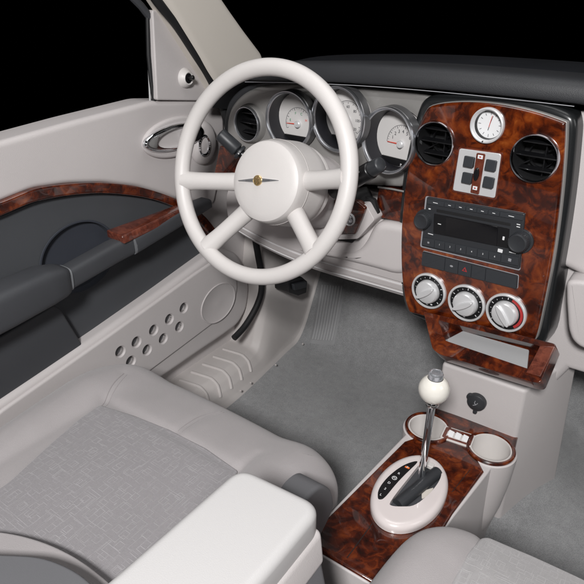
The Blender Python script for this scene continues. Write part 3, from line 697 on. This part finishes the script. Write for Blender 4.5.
# ================================================================ STEERING WHEEL
tau = radians(17.5); WF = Frame((-.3567, -.1395, .7652), (1, 0, 0), (0, sin(tau), cos(tau)))
whl = thing('steering_wheel', 'ivory four spoke steering wheel with round hub and winged badge', 'steering wheel', (-.3567, -.1395, .59))
obj('rim', M().tube([WF.pt(.1785*cos(2*pi*i/160), .1785*sin(2*pi*i/160)) for i in range(160)], .0145, 28, closed=True), WHL, whl)
hu, hv = WF.uv(263.8, 181.3, .004)
pr = [(.0003, .0085), (.020, .0082), (.040, .0072), (.056, .0052), (.0640, .0032), (.0682, .0008), (.0704, -.0035), (.0716, -.009), (.0735, -.022), (.0755, -.040), (.0770, -.065), (.0775, -.078), (.075, -.086), (.060, -.090)]
obj('cover_seam', M().lathe(WF, [(.0742, -.024), (.0750, -.0245), (.0750, -.0255), (.0742, -.026)], hu, hv, 96), LPs, whl)
hub = obj('hub', M().lathe(WF, pr, hu, hv, 96), WHL, whl)
obj('hub_collar', M().lathe(WF, [(.066, -.070), (.074, -.0875), (.074, -.100), (.066, -.112), (.050, -.116)], hu, hv, 80), WHL, whl)
for (rx, ry), (px_, py_) in ((( 190,180.5),(228,180.8)), ((345,178),(303,180.5)), ((213,241),(246,214)), ((309,243),(287,214))):
    a = V(WF.uv(rx, ry, -.006)); a = a.normalized()*.176
    hp = V((hu, hv)); d = a-hp
    b = hp+d.normalized()*.058
    P0 = WF.pt(a.x, a.y, -.003); P1 = WF.pt(b.x, b.y, -.030)
    pts = [P0.lerp(P1, t/8) for t in range(9)]; rr = [.0190, .0172, .0163, .0160, .0160, .0162, .0166, .0170, .0174]
    sp_ = obj('spoke', M().tube(pts, rr, 28), WHL, whl)
    e = P0.lerp(P1, .78)
    dd = (P1-P0).normalized(); PF = Frame(e, dd.cross(V((0, 0, 1))).normalized() if abs(dd.z) < .95 else V((1, 0, 0)), dd.cross(dd.cross(V((0, 0, 1)))).normalized())
# badge
bu, bv = WF.uv(256.8, 180.3, .012)
wing = []
BF = WF.sub(bu, bv, .0079, roll=radians(9.5))
for sx in (-1, 1): wing.append([(0, .0026), (sx*.009, .0036), (sx*.020, .0026), (sx*.043, .0004), (sx*.043, -.0002), (sx*.020, -.0022), (sx*.009, -.0030), (0, -.0026)])
bd = obj('badge_wings', M().slab(BF, wing[0], -.003, .0020, .0004, 2).slab(BF, wing[1], -.003, .0020, .0004, 2), mat('badge_silver', (.42, .42, .44), .25, metal=.7), whl)
obj('badge_lines', M().box(BF, -.026, -.009, -.0002, .0002, .0015, .0026, .0001, .0001).box(BF, .009, .026, -.0002, .0002, .0015, .0026, .0001, .0001), BLK, bd)
bdg = obj('badge_medallion', M().lathe(BF, [(.0090, -.002), (.0090, .0028), (.0080, .0040), (.0072, .0036), (.0003, .0042)], 0, 0, 40), GOLD, whl)
mm = M()
for rl in range(6): mm.box(BF.sub(0, 0, .0038, roll=rl*pi/3+.3), .001, .0062, -.0004, .0004, 0, .0004, .0001, .0001)
obj('medallion_relief', mm, mat('gold_dark', (.30, .19, .08), .4, metal=.8), bdg)
# column
colm = thing('steering_column', 'pale steering column shroud with two black control stalks', 'steering column', (-.36, -.02, .68))
HC = WF.pt(hu, hv, -.112)
ends = HC - WF.n*.14
obj('column_shroud', M().tube([HC+WF.n*.004, HC-WF.n*.03, HC-WF.n*.09, ends], [.055, .060, .064, .070], 40), LP, colm)
obj('lower_shroud', M().tube([HC+V((0, -.01, -.03)), HC+V((.0, .05, -.045)), HC+V((0, .14, -.07))], [.040, .052, .058], 32), LP, colm)
s0 = on(219, 133, 1, -.075); s1 = on(246, 158, 1, -.055)
st = obj('signal_stalk', M().rod(s0, s0.lerp(s1, .72), .0130, .0140, .35), RAD, colm, label='black turn signal stalk with white marks left of the hub')
obj('stalk_shaft', M().rod(s0.lerp(s1, .55), s1+(s1-s0)*.8, .0085, .009, .3), BLK, st)
obj('stalk_collar', M().rod(s0.lerp(s1, .70), s0.lerp(s1, .84), .0150, .0150, .2), RAD, st)
d_ = (s1-s0).normalized(); up_ = (V((0, -1, .5))-d_*V((0, -1, .5)).dot(d_)).normalized()
obj('stalk_print', M().tube([s0.lerp(s1, .76)+up_*.0149, s0.lerp(s1, .80)+up_*.0149], .001, 6), WHITE, st)
s0 = on(382, 163.5, 1, -.075); s1 = on(352, 181, 1, -.055)
st = obj('wiper_stalk', M().rod(s0, s0.lerp(s1, .35), .0125, .0135, .4), RAD, colm, label='thick black wiper stalk right of the rim')
obj('stalk_shaft', M().rod(s0.lerp(s1, .3), s1+(s1-s0)*.7, .0150, .0150, .3), BLK, st)
d_ = (s1-s0).normalized(); up_ = (V((0, -1, .5))-d_*V((0, -1, .5)).dot(d_)).normalized()
obj('stalk_print', M().tube([s0.lerp(s1, .5)+up_*.0150, s0.lerp(s1, .56)+up_*.0150], .0012, 6).tube([s0.lerp(s1, .68)+up_*.0150, s0.lerp(s1, .72)+up_*.0150], .0012, 6), WHITE, st)
obj('column_boot', M().rod(on(371, 192, 1, .04), on(352, 203, 1, .02), .014, .022, .3), BLKM, colm)

# ================================================================ DOOR
door = thing('driver_door', 'pale driver door with slate insert, wood strip and chrome handle', 'door', (-.70, -.2, .12))
def dx(x): fr = FX(x); return fr, (lambda a, b: fr.uv(a, b))
fr, d = dx(-.685)
ob = [(-.90, .800)]+[d(0,153)]+[d(75,131), d(150,112), d(205,110), d(226,116), d(240,140), d(247,200), d(254,250), d(259,285), d(255,308), d(243,330), d(228,345)]+[(-.1, .16), (-.90, .16)]
base_ = obj('door_skin', M().slab(fr, roundpoly(ob, .012, 4), -.06, 0, .010, 5), LP, door)
# upper roll
fr, d = dx(-.675)
up = [(-.90, d(0,141)[1]-.004), d(0,141.5), d(75,120.5), d(150,101.2), d(203,100.5), d(224,106), d(226,150), d(215,205), d(175,199), d(164,195), d(137,187), d(103,183), d(68.5,184), d(34,189), d(0,202.5), (-.90, .66)]
obj('upper_trim', M().slab(fr, roundpoly(up, .014, 5), -.06, 0, .010, 7), LP, door)
fr, d = dx(-.668)
tp = [(-30,210),(0,202),(34,189),(68.5,184),(103,182.7),(137,186.3),(164,194),(185,203),(203,214),(218,232)]
bt = [(-30,228),(0,216.5),(34,202.5),(68.5,195.8),(103,193.5),(137,196.4),(161,202),(182,211),(198,222),(212,238)]
ws = crom([d(*p) for p in tp], 5)+list(reversed(crom([d(*p) for p in bt], 5)))
obj('wood_strip', M().slab(fr, ws, -.02, .002, .004, 4), W2, door)
fr, d = dx(-.682)
ins = [(-.90, d(0,216)[1]-.03)]+[d(*p) for p in bt[1:]]+[d(224,262), d(195,268), d(120,322), d(40,379), d(0,406), (-.90, .20)]
di = obj('door_insert', M().slab(fr, ins, -.02, .001, .003, 2), SLATE2, door)
fr, d = dx(-.678)
cupc = V(d(80,257))
cut(base_, M().slab(FX(-.682), circ(cupc.x, cupc.y, .084, 72, .069), -.024, .05, .0003, 1))
cut(di, M().slab(FX(-.682), circ(cupc.x, cupc.y, .084, 72, .069), -.014, .05, .0003, 1))
PC = mat('cup_shaded_slate', (.030, .034, .046), .8, bump=.3)  # insert slate darkened: shade of the recess put into the colour
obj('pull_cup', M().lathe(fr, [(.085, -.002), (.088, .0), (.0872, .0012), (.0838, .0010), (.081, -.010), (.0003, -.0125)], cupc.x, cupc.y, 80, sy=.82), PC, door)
fr, d = dx(-.672)
obj('lower_bolster', M().slab(fr, roundpoly([(-.90, .56), d(-20,345), d(52,303), d(60,312), d(82,348), d(0,403), (-.60, .25), (-.90, .25)], .01), -.01, .012, .010, 4), SLATE, door)
obj('pocket_ledge', M().tube([fr.pt(*d(84, 345), .002), fr.pt(*d(130, 314), .002), fr.pt(*d(196, 267), .002), fr.pt(*d(215, 254), 0)], .008, 12), SLATE, door)
# armrest
def bar(pts, h, dpt, name, m, parent, e=.55):
    """swept squircle bar, h half height, dpt half depth"""
    mm = M(); n = len(pts); seg = 32; vs = []; fs = []
    for i, (p, hh, dd) in enumerate(pts):
        t = (pts[min(n-1, i+1)][0]-pts[max(0, i-1)][0]).normalized(); b = V((1, 0, 0)); b = (b-t*b.dot(t)).normalized(); a = b.cross(t)
        if a.z < 0: a = -a
        for k in range(seg):
            w_ = 2*pi*k/seg; cc, ss = cos(w_), sin(w_)
            vs.append(p+b*(dd*abs(cc)**e*(1 if cc > 0 else -1))+a*(hh*abs(ss)**e*(1 if ss > 0 else -1)))
    for i in range(n-1):
        for k in range(seg): k2 = (k+1) % seg; fs.append((i*seg+k, i*seg+k2, (i+1)*seg+k2, (i+1)*seg+k))
    fs.append(tuple(reversed(range(seg)))); fs.append(tuple((n-1)*seg+k for k in range(seg)))
    return obj(name, mm.add(vs, fs), m, parent, ang=50)
X0 = -.635
def mp_(a, b): A = on(*a, 0, X0); B = on(*b, 0, X0); return (A+B)/2, (A-B).length/2
A0, h0 = mp_((0,279),(0,333)); A1, h1 = mp_((40,262),(47,308)); A2, h2 = mp_((62,265),(72,289)); A3, h3 = mp_((106,241),(118,262)); A4, h4 = mp_((127,232),(132,254)); A5, h5 = mp_((175,207),(179,226)); A6, h6 = mp_((205,195),(207,210))
dirr = (A0-A1).normalized()
JM = mat('joint_grey', (.16, .165, .175), .5)
bar([(A0+dirr*.35, h0*.72, .034), (A0+dirr*.15, h0*.75, .034), (A0, h0*.74, .034), (A1, h1*.74, .032), (A1.lerp(A2, .60), h2*1.05, .028), (A1.lerp(A2, .84), h2*.92, .023), (A1.lerp(A2, .92), h2*.75, .019)], 0, 0, 'armrest', SLATE, door, .42)
bar([(A1.lerp(A2, .80), h2*.80, .0215), (A1.lerp(A2, .96), h2*.82, .0215)], 0, 0, 'armrest_joint', JM, door, .5)
bar([(A1.lerp(A2, .7), h2*.70, .018), (A2, h2*.74, .019), (A3, h3*.74, .019), (A4.lerp(A3, .04), h4*.78, .020)], 0, 0, 'grab_handle', SLATE, door, .45)
bar([(A4.lerp(A3, .10), h4*.84, .0225), (A4.lerp(A3, -.02), h4*.84, .0225)], 0, 0, 'armrest_joint', JM, door, .5)
bar([(A4.lerp(A3, .035), h4*.80, .022), (A4, h4*.82, .0225), (A5, h5*.76, .021), (A6, h6*.6, .018)], 0, 0, 'armrest_front', SLATE, door, .45)
cap = [on(106,230,0,-.66), on(144,212,0,-.66), on(176,205,0,-.66), on(184,207,0,-.62), on(122,236.5,0,-.615)]
cm_ = M(); top_ = [p for p in cap]; n_ = len(cap); bot_ = [p-V((0, 0, .012)) for p in cap]
cbm = softbox([cap[4]+V((.004,0,-.016)), cap[3]+V((.004,0,-.016)), cap[3], cap[4]], [cap[0]+V((0,0,-.016)), cap[2]+V((0,0,-.016)), cap[2], cap[0]], .003)
obj('wood_cap', cbm, W3, door)
# map pocket
fr, d = dx(-.645)
pk = [(-.90, .265)]+[d(-30,425), d(0,405), d(40,378), d(100,337), d(160,294), d(195,268), d(214,254), d(226,252), d(236,258), d(242,272), d(243,290), d(238,306), d(225,321), d(180,353), d(140,383)]+[(-.30, .19), (-.90, .05)]
pb = pk[:8]+[d(226,249), d(240,254), d(249,270), d(252,290), d(249,310), d(240,326), d(225,337), d(200,354), d(176,371), d(140,396)]+[(-.30, .16), (-.90, .02)]
pbk = obj('map_pocket', M().slab(fr, roundpoly(pb, .02, 5), -.040, -.005, .014, 8), LP, door)
pkf = [(-.90, .245)]+[d(0,412), d(40,384), d(100,342), d(160,299), d(196,273), d(214,261), d(224,259.5), d(232,264), d(237,274), d(238,290), d(234,303), d(225,315), d(180,349), d(140,379)]+[(-.30, .19), (-.90, .05)]
pkt = obj('pocket_face', M().slab(fr, roundpoly(pkf, .014, 5), -.012, 0.0, .005, 5), LP, door)
holes = [(183.9,308),(169.5,319.3),(153.8,330.2),(136.6,342.2),(120.5,351.8),(179.5,326.8),(163.4,338.8),(147.3,350),(131,361.5)]
for o_ in (pkt, pbk):
    cm = M()
    for x, y in holes: u, v = d(x, y); cm.lathe(fr, [(.0142, .01), (.0142, -.0004), (.0116, -.0030), (.0116, -.02)], u, v, 32, cap0=True, cap1=True)
    cut(o_, cm)
HL = mat('liner_grey', (.13, .13, .135), .6)
for x, y in holes: u, v = d(x, y); obj('hole_liner', M().slab(fr, circ(u, v, .0115, 24), -.0205, -.0125, .0002, 1), HL, door)
u, v = d(218.5, 303)
obj('speaker_ring', M().lathe(fr, [(.0660, -.001), (.0655, .0016), (.0635, .0022), (.0610, .0008), (.0595, .0002), (.010, .0006), (.0002, .0007)], u, v, 72, sy=.80), LP, door)
# seals
obj('door_seal', M().tube(crom([tuple(on(*p, 0, -.600)) for p in [(249,200),(254,232),(258,255),(261,273),(261.5,290),(258,303),(252,315),(245,326),(239,333),(234,338)]], 6), .0085, 12), BLKM, door)
# sail panel
fr, d = dx(-.672)
sail = obj('sail_panel', M().slab(fr, roundpoly([d(152.5,10), d(157.5,10), d(186,51), d(213,89), d(210,101), d(157,100.2)], .005), -.02, 0, .004, 4), LP, door)
u, v = d(185, 78)
mk = obj('mirror_boss', M().lathe(fr, [(.021, -.001), (.019, .004), (.0150, .010), (.0125, .0125), (.0105, .0115), (.0098, .006)], u, v, 40), WHL, sail)
obj('mirror_socket', M().lathe(fr, [(.0100, .0108), (.0003, .0112)], u, v, 32), BLK, mk)
obj('mirror_lever', M().rod(fr.pt(u, v, .010), fr.pt(u+.003, v+.003, .024), .0042, .0048, .6, 16), BLK, mk)
obj('window_bar', M().tube([on(131, -4, 0, -.685), on(141, 6, 0, -.685), on(151, 19, 0, -.685)], .0075, 10), SLATE, door)
obj('window_bar', M().tube([on(147.5, 14, 0, -.685), on(148.5, 55, 0, -.685), on(151, 80, 0, -.685), on(154, 101, 0, -.685)], .0045, 10), BLKM, door)
obj('window_bar_edge', M().tube([on(148, 18, 0, -.69), on(148, 55, 0, -.69), on(150, 101, 0, -.69)], .0018, 8), SIL, door)
# handle
fr, d = dx(-.668); hc = V(d(175,137)); 
obj('handle_boss', M().slab(fr, circ(hc.x+.008, hc.y-.002, .096, 72, .042), -.010, .0005, .0060, 6), LP, door)
hd = obj('door_handle', M().slab(fr, circ(hc.x, hc.y-.000, .090, 80, .0275), -.002, .008, .007, 6), CHR, door)
cut(hd, M().slab(fr, circ(hc.x+.012, hc.y-.001, .070, 64, .0205), -.02, .05, .0002, 1))
obj('handle_cup', M().slab(fr, circ(hc.x+.012, hc.y-.001, .0695, 64, .0203), -.004, .001, .0005, 2), LP, hd)
obj('handle_pull', M().slab(fr, circ(hc.x+.047, hc.y-.001, .033, 64, .0195), .004, .0140, .006, 6), CHR, hd)
obj('handle_pull_inlay', M().slab(fr, circ(hc.x+.047, hc.y-.001, .022, 48, .0115), .011, .0146, .002, 3), BLK, hd)
lb = V(d(204,143)); obj('latch_boss', M().lathe(fr, [(.040, -.006), (.038, .002), (.034, .007), (.028, .0095), (.0003, .0105)], lb.x, lb.y, 48, sy=1.25), LP, door)
obj('latch_ring', M().lathe(fr, [(.018, .009), (.019, .013), (.0165, .0155), (.014, .013), (.0135, .009)], lb.x-.012, lb.y-.002, 40, sy=1.3), CHR, door)

# ================================================================ PILLAR
pil = thing('windscreen_pillar', 'pale windscreen pillar trim with black rubber seal above the dashboard', 'pillar', (-.64, .1, .82))
fr = FX(-.63); d = lambda a, b: fr.uv(a, b)
pts = [(150,-40),(200,-40),(220,-8),(232,10),(246,30),(264,54),(266,66),(248,82),(232,98),(226,104),(216,84),(197,52),(176,18),(158,-10)]
obj('pillar_trim', M().slab(fr, roundpoly([d(*p) for p in pts], .012, 4), -.05, 0.0, .016, 6), BEIGE, pil)
obj('pillar_seal', M().tube(crom([tuple(on(*p, 0, -.645)) for p in [(142,-22),(158,2),(176,24),(193,50),(207,72),(217,92),(224,110),(230,135),(233,160)]], 6), .0095, 14), BLKM, pil)

# ================================================================ FLOOR, SILL
def S_(a, b, t): t = max(0, min(1, (t-a)/(b-a))); return t*t*(3-2*t)
def fz(x, y):
    t = max(0, y-.29); z = .1+(t*t*12 if t < .08 else .0768+(t-.08)*1.92)
    z += .13*math.exp(-((x-.06)/.15)**2)*S_(-.10, .15, y)
    return z + .0025*sin(x*21+y*13)*sin(y*17)+.006*S_(-.50, -.60, x)
fl = obj('carpet_floor', M().grid(lambda a, b: V((-.66+1.5*a, -1.1+1.60*b, fz(-.66+1.5*a, -1.1+1.60*b))), 120, 200), CARP)
fl['kind'] = 'structure'
sill = thing('door_sill', 'pale plastic door sill and kick panel with ridged scuff plate beside the carpet', 'door sill', (-.6, 0, .09))
def sillf(a, b):
    y = -.9+1.45*a; H = .168+.55*S_(.13, .29, y); xin = -.562-.022*S_(.0, .3, y)+ .02*S_(-.1, -.9, y)
    lift = max(0, fz(-.56, y)-.1)
    P_ = [(xin+.012, .085+lift), (xin+.008, .100+lift), (xin, .112+lift), (xin-.010, .135+(H-.168)*.25+lift*.6), (xin-.024, .156+(H-.168)*.6), (xin-.045, H), (xin-.075, H+.003), (xin-.14, H+.004)]
    s = b*(len(P_)-1); i = min(int(s), len(P_)-2); t = s-i; 
    A, B = P_[i], P_[i+1]; return V((A[0]+(B[0]-A[0])*t, y, A[1]+(B[1]-A[1])*t))
obj('sill_trim', M().grid(sillf, 160, 50), LPs, sill, ang=80)
for k in range(8):
    y = -.22+k*.043
    a_ = (y+.9)/1.45
    pts = [sillf(a_, .40+.52*j/12)+V((.0, .012*sin(j/12*pi), -.0005)) for j in range(13)]
    obj('scuff_ridge', M().tube(pts, .0045, 10), LPs, sill)
for p in [(251,383),(276,365),(241,391),(303,344)]:
    q_ = on(*p, 0, -.548); obj('trim_clip', M().lathe(Frame(q_, (0, 1, 0), (0, 0, 1)), [(.003, -.002), (.003, .0015), (.0003, .002)], 0, 0, 12), LPs, sill)
rel = thing('hood_release', 'small black release lever with orange symbol on the kick panel', 'release lever', on(293, 294, 0, -.55))
fr = FX(-.555); d = lambda a, b: fr.uv(a, b)
hr = obj('release_body', M().slab(fr, roundpoly([d(283,279), d(296,275), d(302,280), d(301,291), d(293,294), d(284,291)], .003), -.03, .018, .004, 3), BLK, rel)
obj('release_pull', M().slab(fr, roundpoly([d(286,282), d(299,279), d(299,285), d(287,288)], .002), .016, .026, .003, 3), RAD, rel)
obj('release_symbol', M().box(Frame(on(302.5, 285.5, 0, -.545), (0, 1, 0), (0, 0, 1)), -.002, .003, -.008, .006, 0, .002, .001, .0005), ORG, rel)
# dead pedal
dp = thing('foot_rest', 'grey ribbed foot rest pad moulded into the carpet', 'foot rest', on(325, 340, 1, .36))
def onfloor(x, y, lift=0):
    r_ = ray(x, y); lo_, hi_ = .3, 4.0
    for _ in range(50):
        m_ = (lo_+hi_)/2; p = CP+r_*m_
        if p.z > fz(p.x, p.y)+lift: lo_ = m_
        else: hi_ = m_
    return CP+r_*lo_
cs = [onfloor(320,282), onfloor(346,284), onfloor(334,345), onfloor(309,343)]
dm = M()
def bil(s_, t_, z=0): 
    p = (cs[3].lerp(cs[2], s_)).lerp(cs[0].lerp(cs[1], s_), t_); p = V(p); p.z = fz(p.x, p.y)+z; return p
dm.grid(lambda a, b: bil(a, b, .005*min(1, 12*min(a, 1-a))*min(1, 12*min(b, 1-b))+.0005), 26, 26)
DPM = mat('footrest_rubber', (.25, .25, .255), .7, bump=.4)
obj('pad', dm, DPM, dp)
rm = M()
for k in range(8): s_ = .12+.76*k/7; rm.tube([bil(s_, .06+.88*j/10, .006) for j in range(11)], .0028, 8)
obj('ribs', rm, mat('footrest_ribs', (.33, .33, .335), .7), dp)

# ================================================================ SEATS
seat = thing('driver_seat', 'grey cloth driver seat with patterned insert below the white armrest', 'car seat', (-.33, -.5, .12))
so = [(-.50, -.80), (-.55, -.72), (-.585, -.60), (-.612, -.50), (-.628, -.41), (-.615, -.335), (-.565, -.287), (-.49, -.270), (-.40, -.266), (-.25, -.270), (-.13, -.280), (-.070, -.300), (-.058, -.38), (-.065, -.50), (-.080, -.80)]
so = ccw(chaikin(so, 4))
SG = [[V(FZ(.405).uv(*p)) for p in q_] for q_ in (((100,406),(124,374)), ((178,430),(222,398)), ((238,470),(258,453)))]
def sgroove(x, y):
    r = 0; P_ = V((x, y))
    for a_, b_ in SG:
        e = b_-a_; t = max(0, min(1, (P_-a_).dot(e)/e.dot(e))); dd = (P_-a_-e*t).length; r -= .0028*math.exp(-(dd/.010)**2)
    return r
def sH(x, y):
    t = (x+.335)/.25
    b_ = .016*S_(.50, .82, abs(t)) - .022*S_(.82, 1.15, abs(t)) + sgroove(x, y)
    f_ = -.030*S_(-.42, -.255, y)
    m_ = .010*math.exp(-((x+.335)/.12)**2-((y+.55)/.1)**2)
    g = -.005*math.exp(-((abs(t)-.62)/.06)**2)*S_(-.36,-.44,y) - .005*math.exp(-((y+.428)/.012)**2)*(1-S_(.55, .7, abs(t)))
    return b_+f_+m_+g+.008*S_(-.5, -.75, y)
SZf = FZ(.405)
cush = obj('seat_cushion', M().slab(SZf, so, -.19, .0, .058, 12, H=sH, rings=70), SEAT, seat, ang=70)
inp = [(100,406),(135,417),(170,431),(205,449),(238,470)]
bk = [(105,578),(60,553),(0,533)]
iu = [SZf.uv(x, y) for x, y in inp]+[(-.160, -.54), (-.160, -.67), (-.26, -.70), (-.37, -.71), (-.430, -.70), SZf.uv(12, 487), SZf.uv(50, 450), SZf.uv(80,422)]
io = ccw(roundpoly(iu, .004, 3))
obj('seat_insert', M().slab(SZf, io, -.006, .0035, .006, 4, H=lambda x, y: sH(x, y)+.002, rings=40), FAB, seat, ang=70)
def seam(pts, parent, off=0.0005, r=.0012, fn=sH, F_=SZf, m=SEAM):
    c_ = crom(pts, 10); return M().tube([F_.pt(p[0], p[1], fn(*p[:2])+off) for p in c_], r, 8)
SMS = mat('seam_soft', (.30, .278, .28), .8)
for pl_ in ([(100,406),(112,388),(124,374)], [(178,430),(200,411),(220,401)]):
    c_ = crom([SZf.uv(*p) for p in pl_], 8); obj('seam', M().tube([SZf.pt(p[0], p[1], sH(*p)-.0001) for p in c_], .0009, 8), SMS, seat)
for pl_ in ([(104,407),(116,389),(127,375)], [(182,432),(204,412),(223,402.5)]):
    c_ = crom([SZf.uv(*p) for p in pl_], 8); obj('seam', M().tube([SZf.pt(p[0], p[1], sH(*p)-.0001) for p in c_], .0006, 6), SMS, seat)
so_ = offset(so, .018); ring = [SZf.pt(p[0], p[1], -.0170+sH(*q2)) for p, q2 in zip(so_, so) if p[1] > -.62 and p[0] > -.25]
obj('edge_piping', M().tube(ring, .0012, 8), SMS, seat)
st_ = M(); c_ = crom([tuple(on(*p)) for p in [(283,483,2,.405),(298,466,2,.404),(314,452,2,.396),(328,447,2,.385),(338,452,2,.375)]], 10)
obj('side_trim', M().slab(Frame((-.075, 0, 0), (0, 1, 0), (0, 0, 1)), roundpoly([FX(-.04).uv(*p) for p in [(308,496),(322,484),(333,490),(335,506),(328,522)]]+[(-.62, .24), (-.62, .34)], .022, 7), -.005, .035, .018, 8), SEATD, seat)
obj('seat_base', softbox([V((-.58, -.80, .11)), V((-.10, -.80, .11)), V((-.09, -.80, .25)), V((-.60, -.80, .25))], [V((-.56, -.36, .11)), V((-.12, -.36, .11)), V((-.10, -.33, .25)), V((-.58, -.33, .25))], .02), SLATE, seat)
# backrest (lower end in view)
bkf = crom([SZf.uv(x, y, .03) for x, y in [(-60,530),(0,534),(40,543),(75,559),(105,581),(125,600)]], 6)
bkp = ccw(bkf+[(-.12, -.98), (-.70, -.98)])
obj('backrest', M().slab(SZf, bkp, -.10, .035, .030, 8), SEAT, seat)
bkf = crom([SZf.uv(x, y, .07) for x, y in [(-60,552),(0,554),(40,557),(70,568),(92,584),(105,602)]], 6)
obj('backrest_panel', M().slab(SZf, ccw(bkf+[(-.12, -.99), (-.70, -.99)]), -.05, .07, .030, 8), SEATD, seat)
# armrest
AZ = FZ(.555)
ap = [AZ.uv(240,464), AZ.uv(324,504), (.028, -.62), (.022, -.80), (-.100, -.80), AZ.uv(106,580)]
obj('seat_armrest', M().slab(AZ, roundpoly(ap, .024, 8), -.045, 0, .014, 8, both=True, rings=10), ARM, seat, label='white padded folding armrest')
ap2 = [(-.070, -.540), (.028, -.532), (.046, -.60), (.052, -.80), (-.085, -.80)]
obj('armrest_side', softbox([V((-.07, -.80, .40)), V((.058, -.80, .40)), V((.030, -.80, .520)), V((-.08, -.80, .520))], [V((-.045, -.548, .42)), V((.060, -.548, .42)), V((.028, -.536, .522)), V((-.062, -.536, .522))], .010), SEATD, seat)
obj('armrest_band', softbox([V((-.075, -.80, .485)), V((.040, -.80, .485)), V((.031, -.80, .522)), V((-.085, -.80, .522))], [V((-.062, -.540, .485)), V((.041, -.540, .485)), V((.030, -.531, .522)), V((-.068, -.531, .522))], .007), LP, seat)

ps = thing('passenger_seat', 'grey cloth passenger seat corner at the lower right beside the console', 'car seat', (.35, -.5, .12))
po = [(.055, -.80), (.058, -.55), (.064, -.43), (.078, -.365), (.112, -.325), (.165, -.309), (.25, -.304), (.40, -.304), (.52, -.32), (.56, -.40), (.56, -.80)]
po = ccw(chaikin(po, 4))
def pH(x, y):
    t = (x-.31)/.25
    return .012*S_(.45, .8, abs(t))-.018*S_(.85, 1.1, abs(t))-.020*S_(-.41, -.30, y)+.006*math.exp(-((t)/.5)**2)-.004*math.exp(-((abs(t)-.60)/.03)**2)
PZ = FZ(.420)
obj('seat_cushion', M().slab(PZ, po, -.20, 0, .050, 12, H=pH, rings=60), SEAT, ps, ang=70)
pin = [PZ.uv(484,529), PZ.uv(468,553), PZ.uv(452,584), (.155, -.62), (.46, -.62), (.47, -.345), PZ.uv(584,573), PZ.uv(530,547)]
obj('seat_insert', M().slab(PZ, roundpoly(pin, .01), -.005, .002, .004, 3, H=pH, rings=30), fabric('passenger_patterned_cloth', (.28, .27, .272), (.40, .385, .39), (.48, .465, .47)), ps, ang=70)
obj('seat_base', softbox([V((.10, -.80, .11)), V((.54, -.80, .11)), V((.54, -.80, .24)), V((.09, -.80, .24))], [V((.11, -.40, .11)), V((.53, -.40, .11)), V((.53, -.37, .24)), V((.10, -.37, .24))], .02), SLATE, ps)

# ================================================================ CAMERA, LIGHT, WORLD
cam = bpy.data.cameras.new('camera'); co_ = bpy.data.objects.new('camera', cam); col.objects.link(co_)
Mx = Matrix.Identity(4)
for i in range(3): Mx[i][0] = CR[i]; Mx[i][1] = CU[i]; Mx[i][2] = -CF[i]; Mx[i][3] = CP[i]
co_.matrix_world = Mx; cam.sensor_width = 36; cam.sensor_fit = 'HORIZONTAL'; cam.lens = FP/584*36; cam.clip_start = .02; cam.clip_end = 50
scn.camera = co_
wd = bpy.data.worlds.new('World'); scn.world = wd; wd.use_nodes = True
wd.node_tree.nodes['Background'].inputs['Color'].default_value = (0, 0, 0, 1); wd.node_tree.nodes['Background'].inputs['Strength'].default_value = 0
def lamp(name, loc, tgt, sx, sy, power, colr=(1, 1, 1)):
    l = bpy.data.lights.new(name, 'AREA'); l.shape = 'RECTANGLE'; l.size = sx; l.size_y = sy; l.energy = power; l.color = colr
    o = bpy.data.objects.new(name, l); col.objects.link(o); o.location = loc
    o.rotation_euler = (V(tgt)-V(loc)).to_track_quat('-Z', 'Y').to_euler(); return o
lamp('flash_lamp', (.42, -1.55, 1.66), (-.2, .0, .5), .24, .24, 39, (1, .992, .985))
lamp('overhead_fill', (-.15, -.15, 2.3), (-.15, -.05, .4), 1.0, 1.0, 9.0, (1, .995, .99))  # added soft fill from above, not a lamp of the car
lamp('right_fill', (1.6, -.3, 1.5), (-.1, 0, .6), .7, .7, 3.2)  # unseen fill light added on the passenger side
scn.view_settings.view_transform = 'Standard'; scn.view_settings.look = 'None'; scn.view_settings.exposure = 0; scn.view_settings.gamma = 1
scn.render.resolution_x = 1024; scn.render.resolution_y = 1024
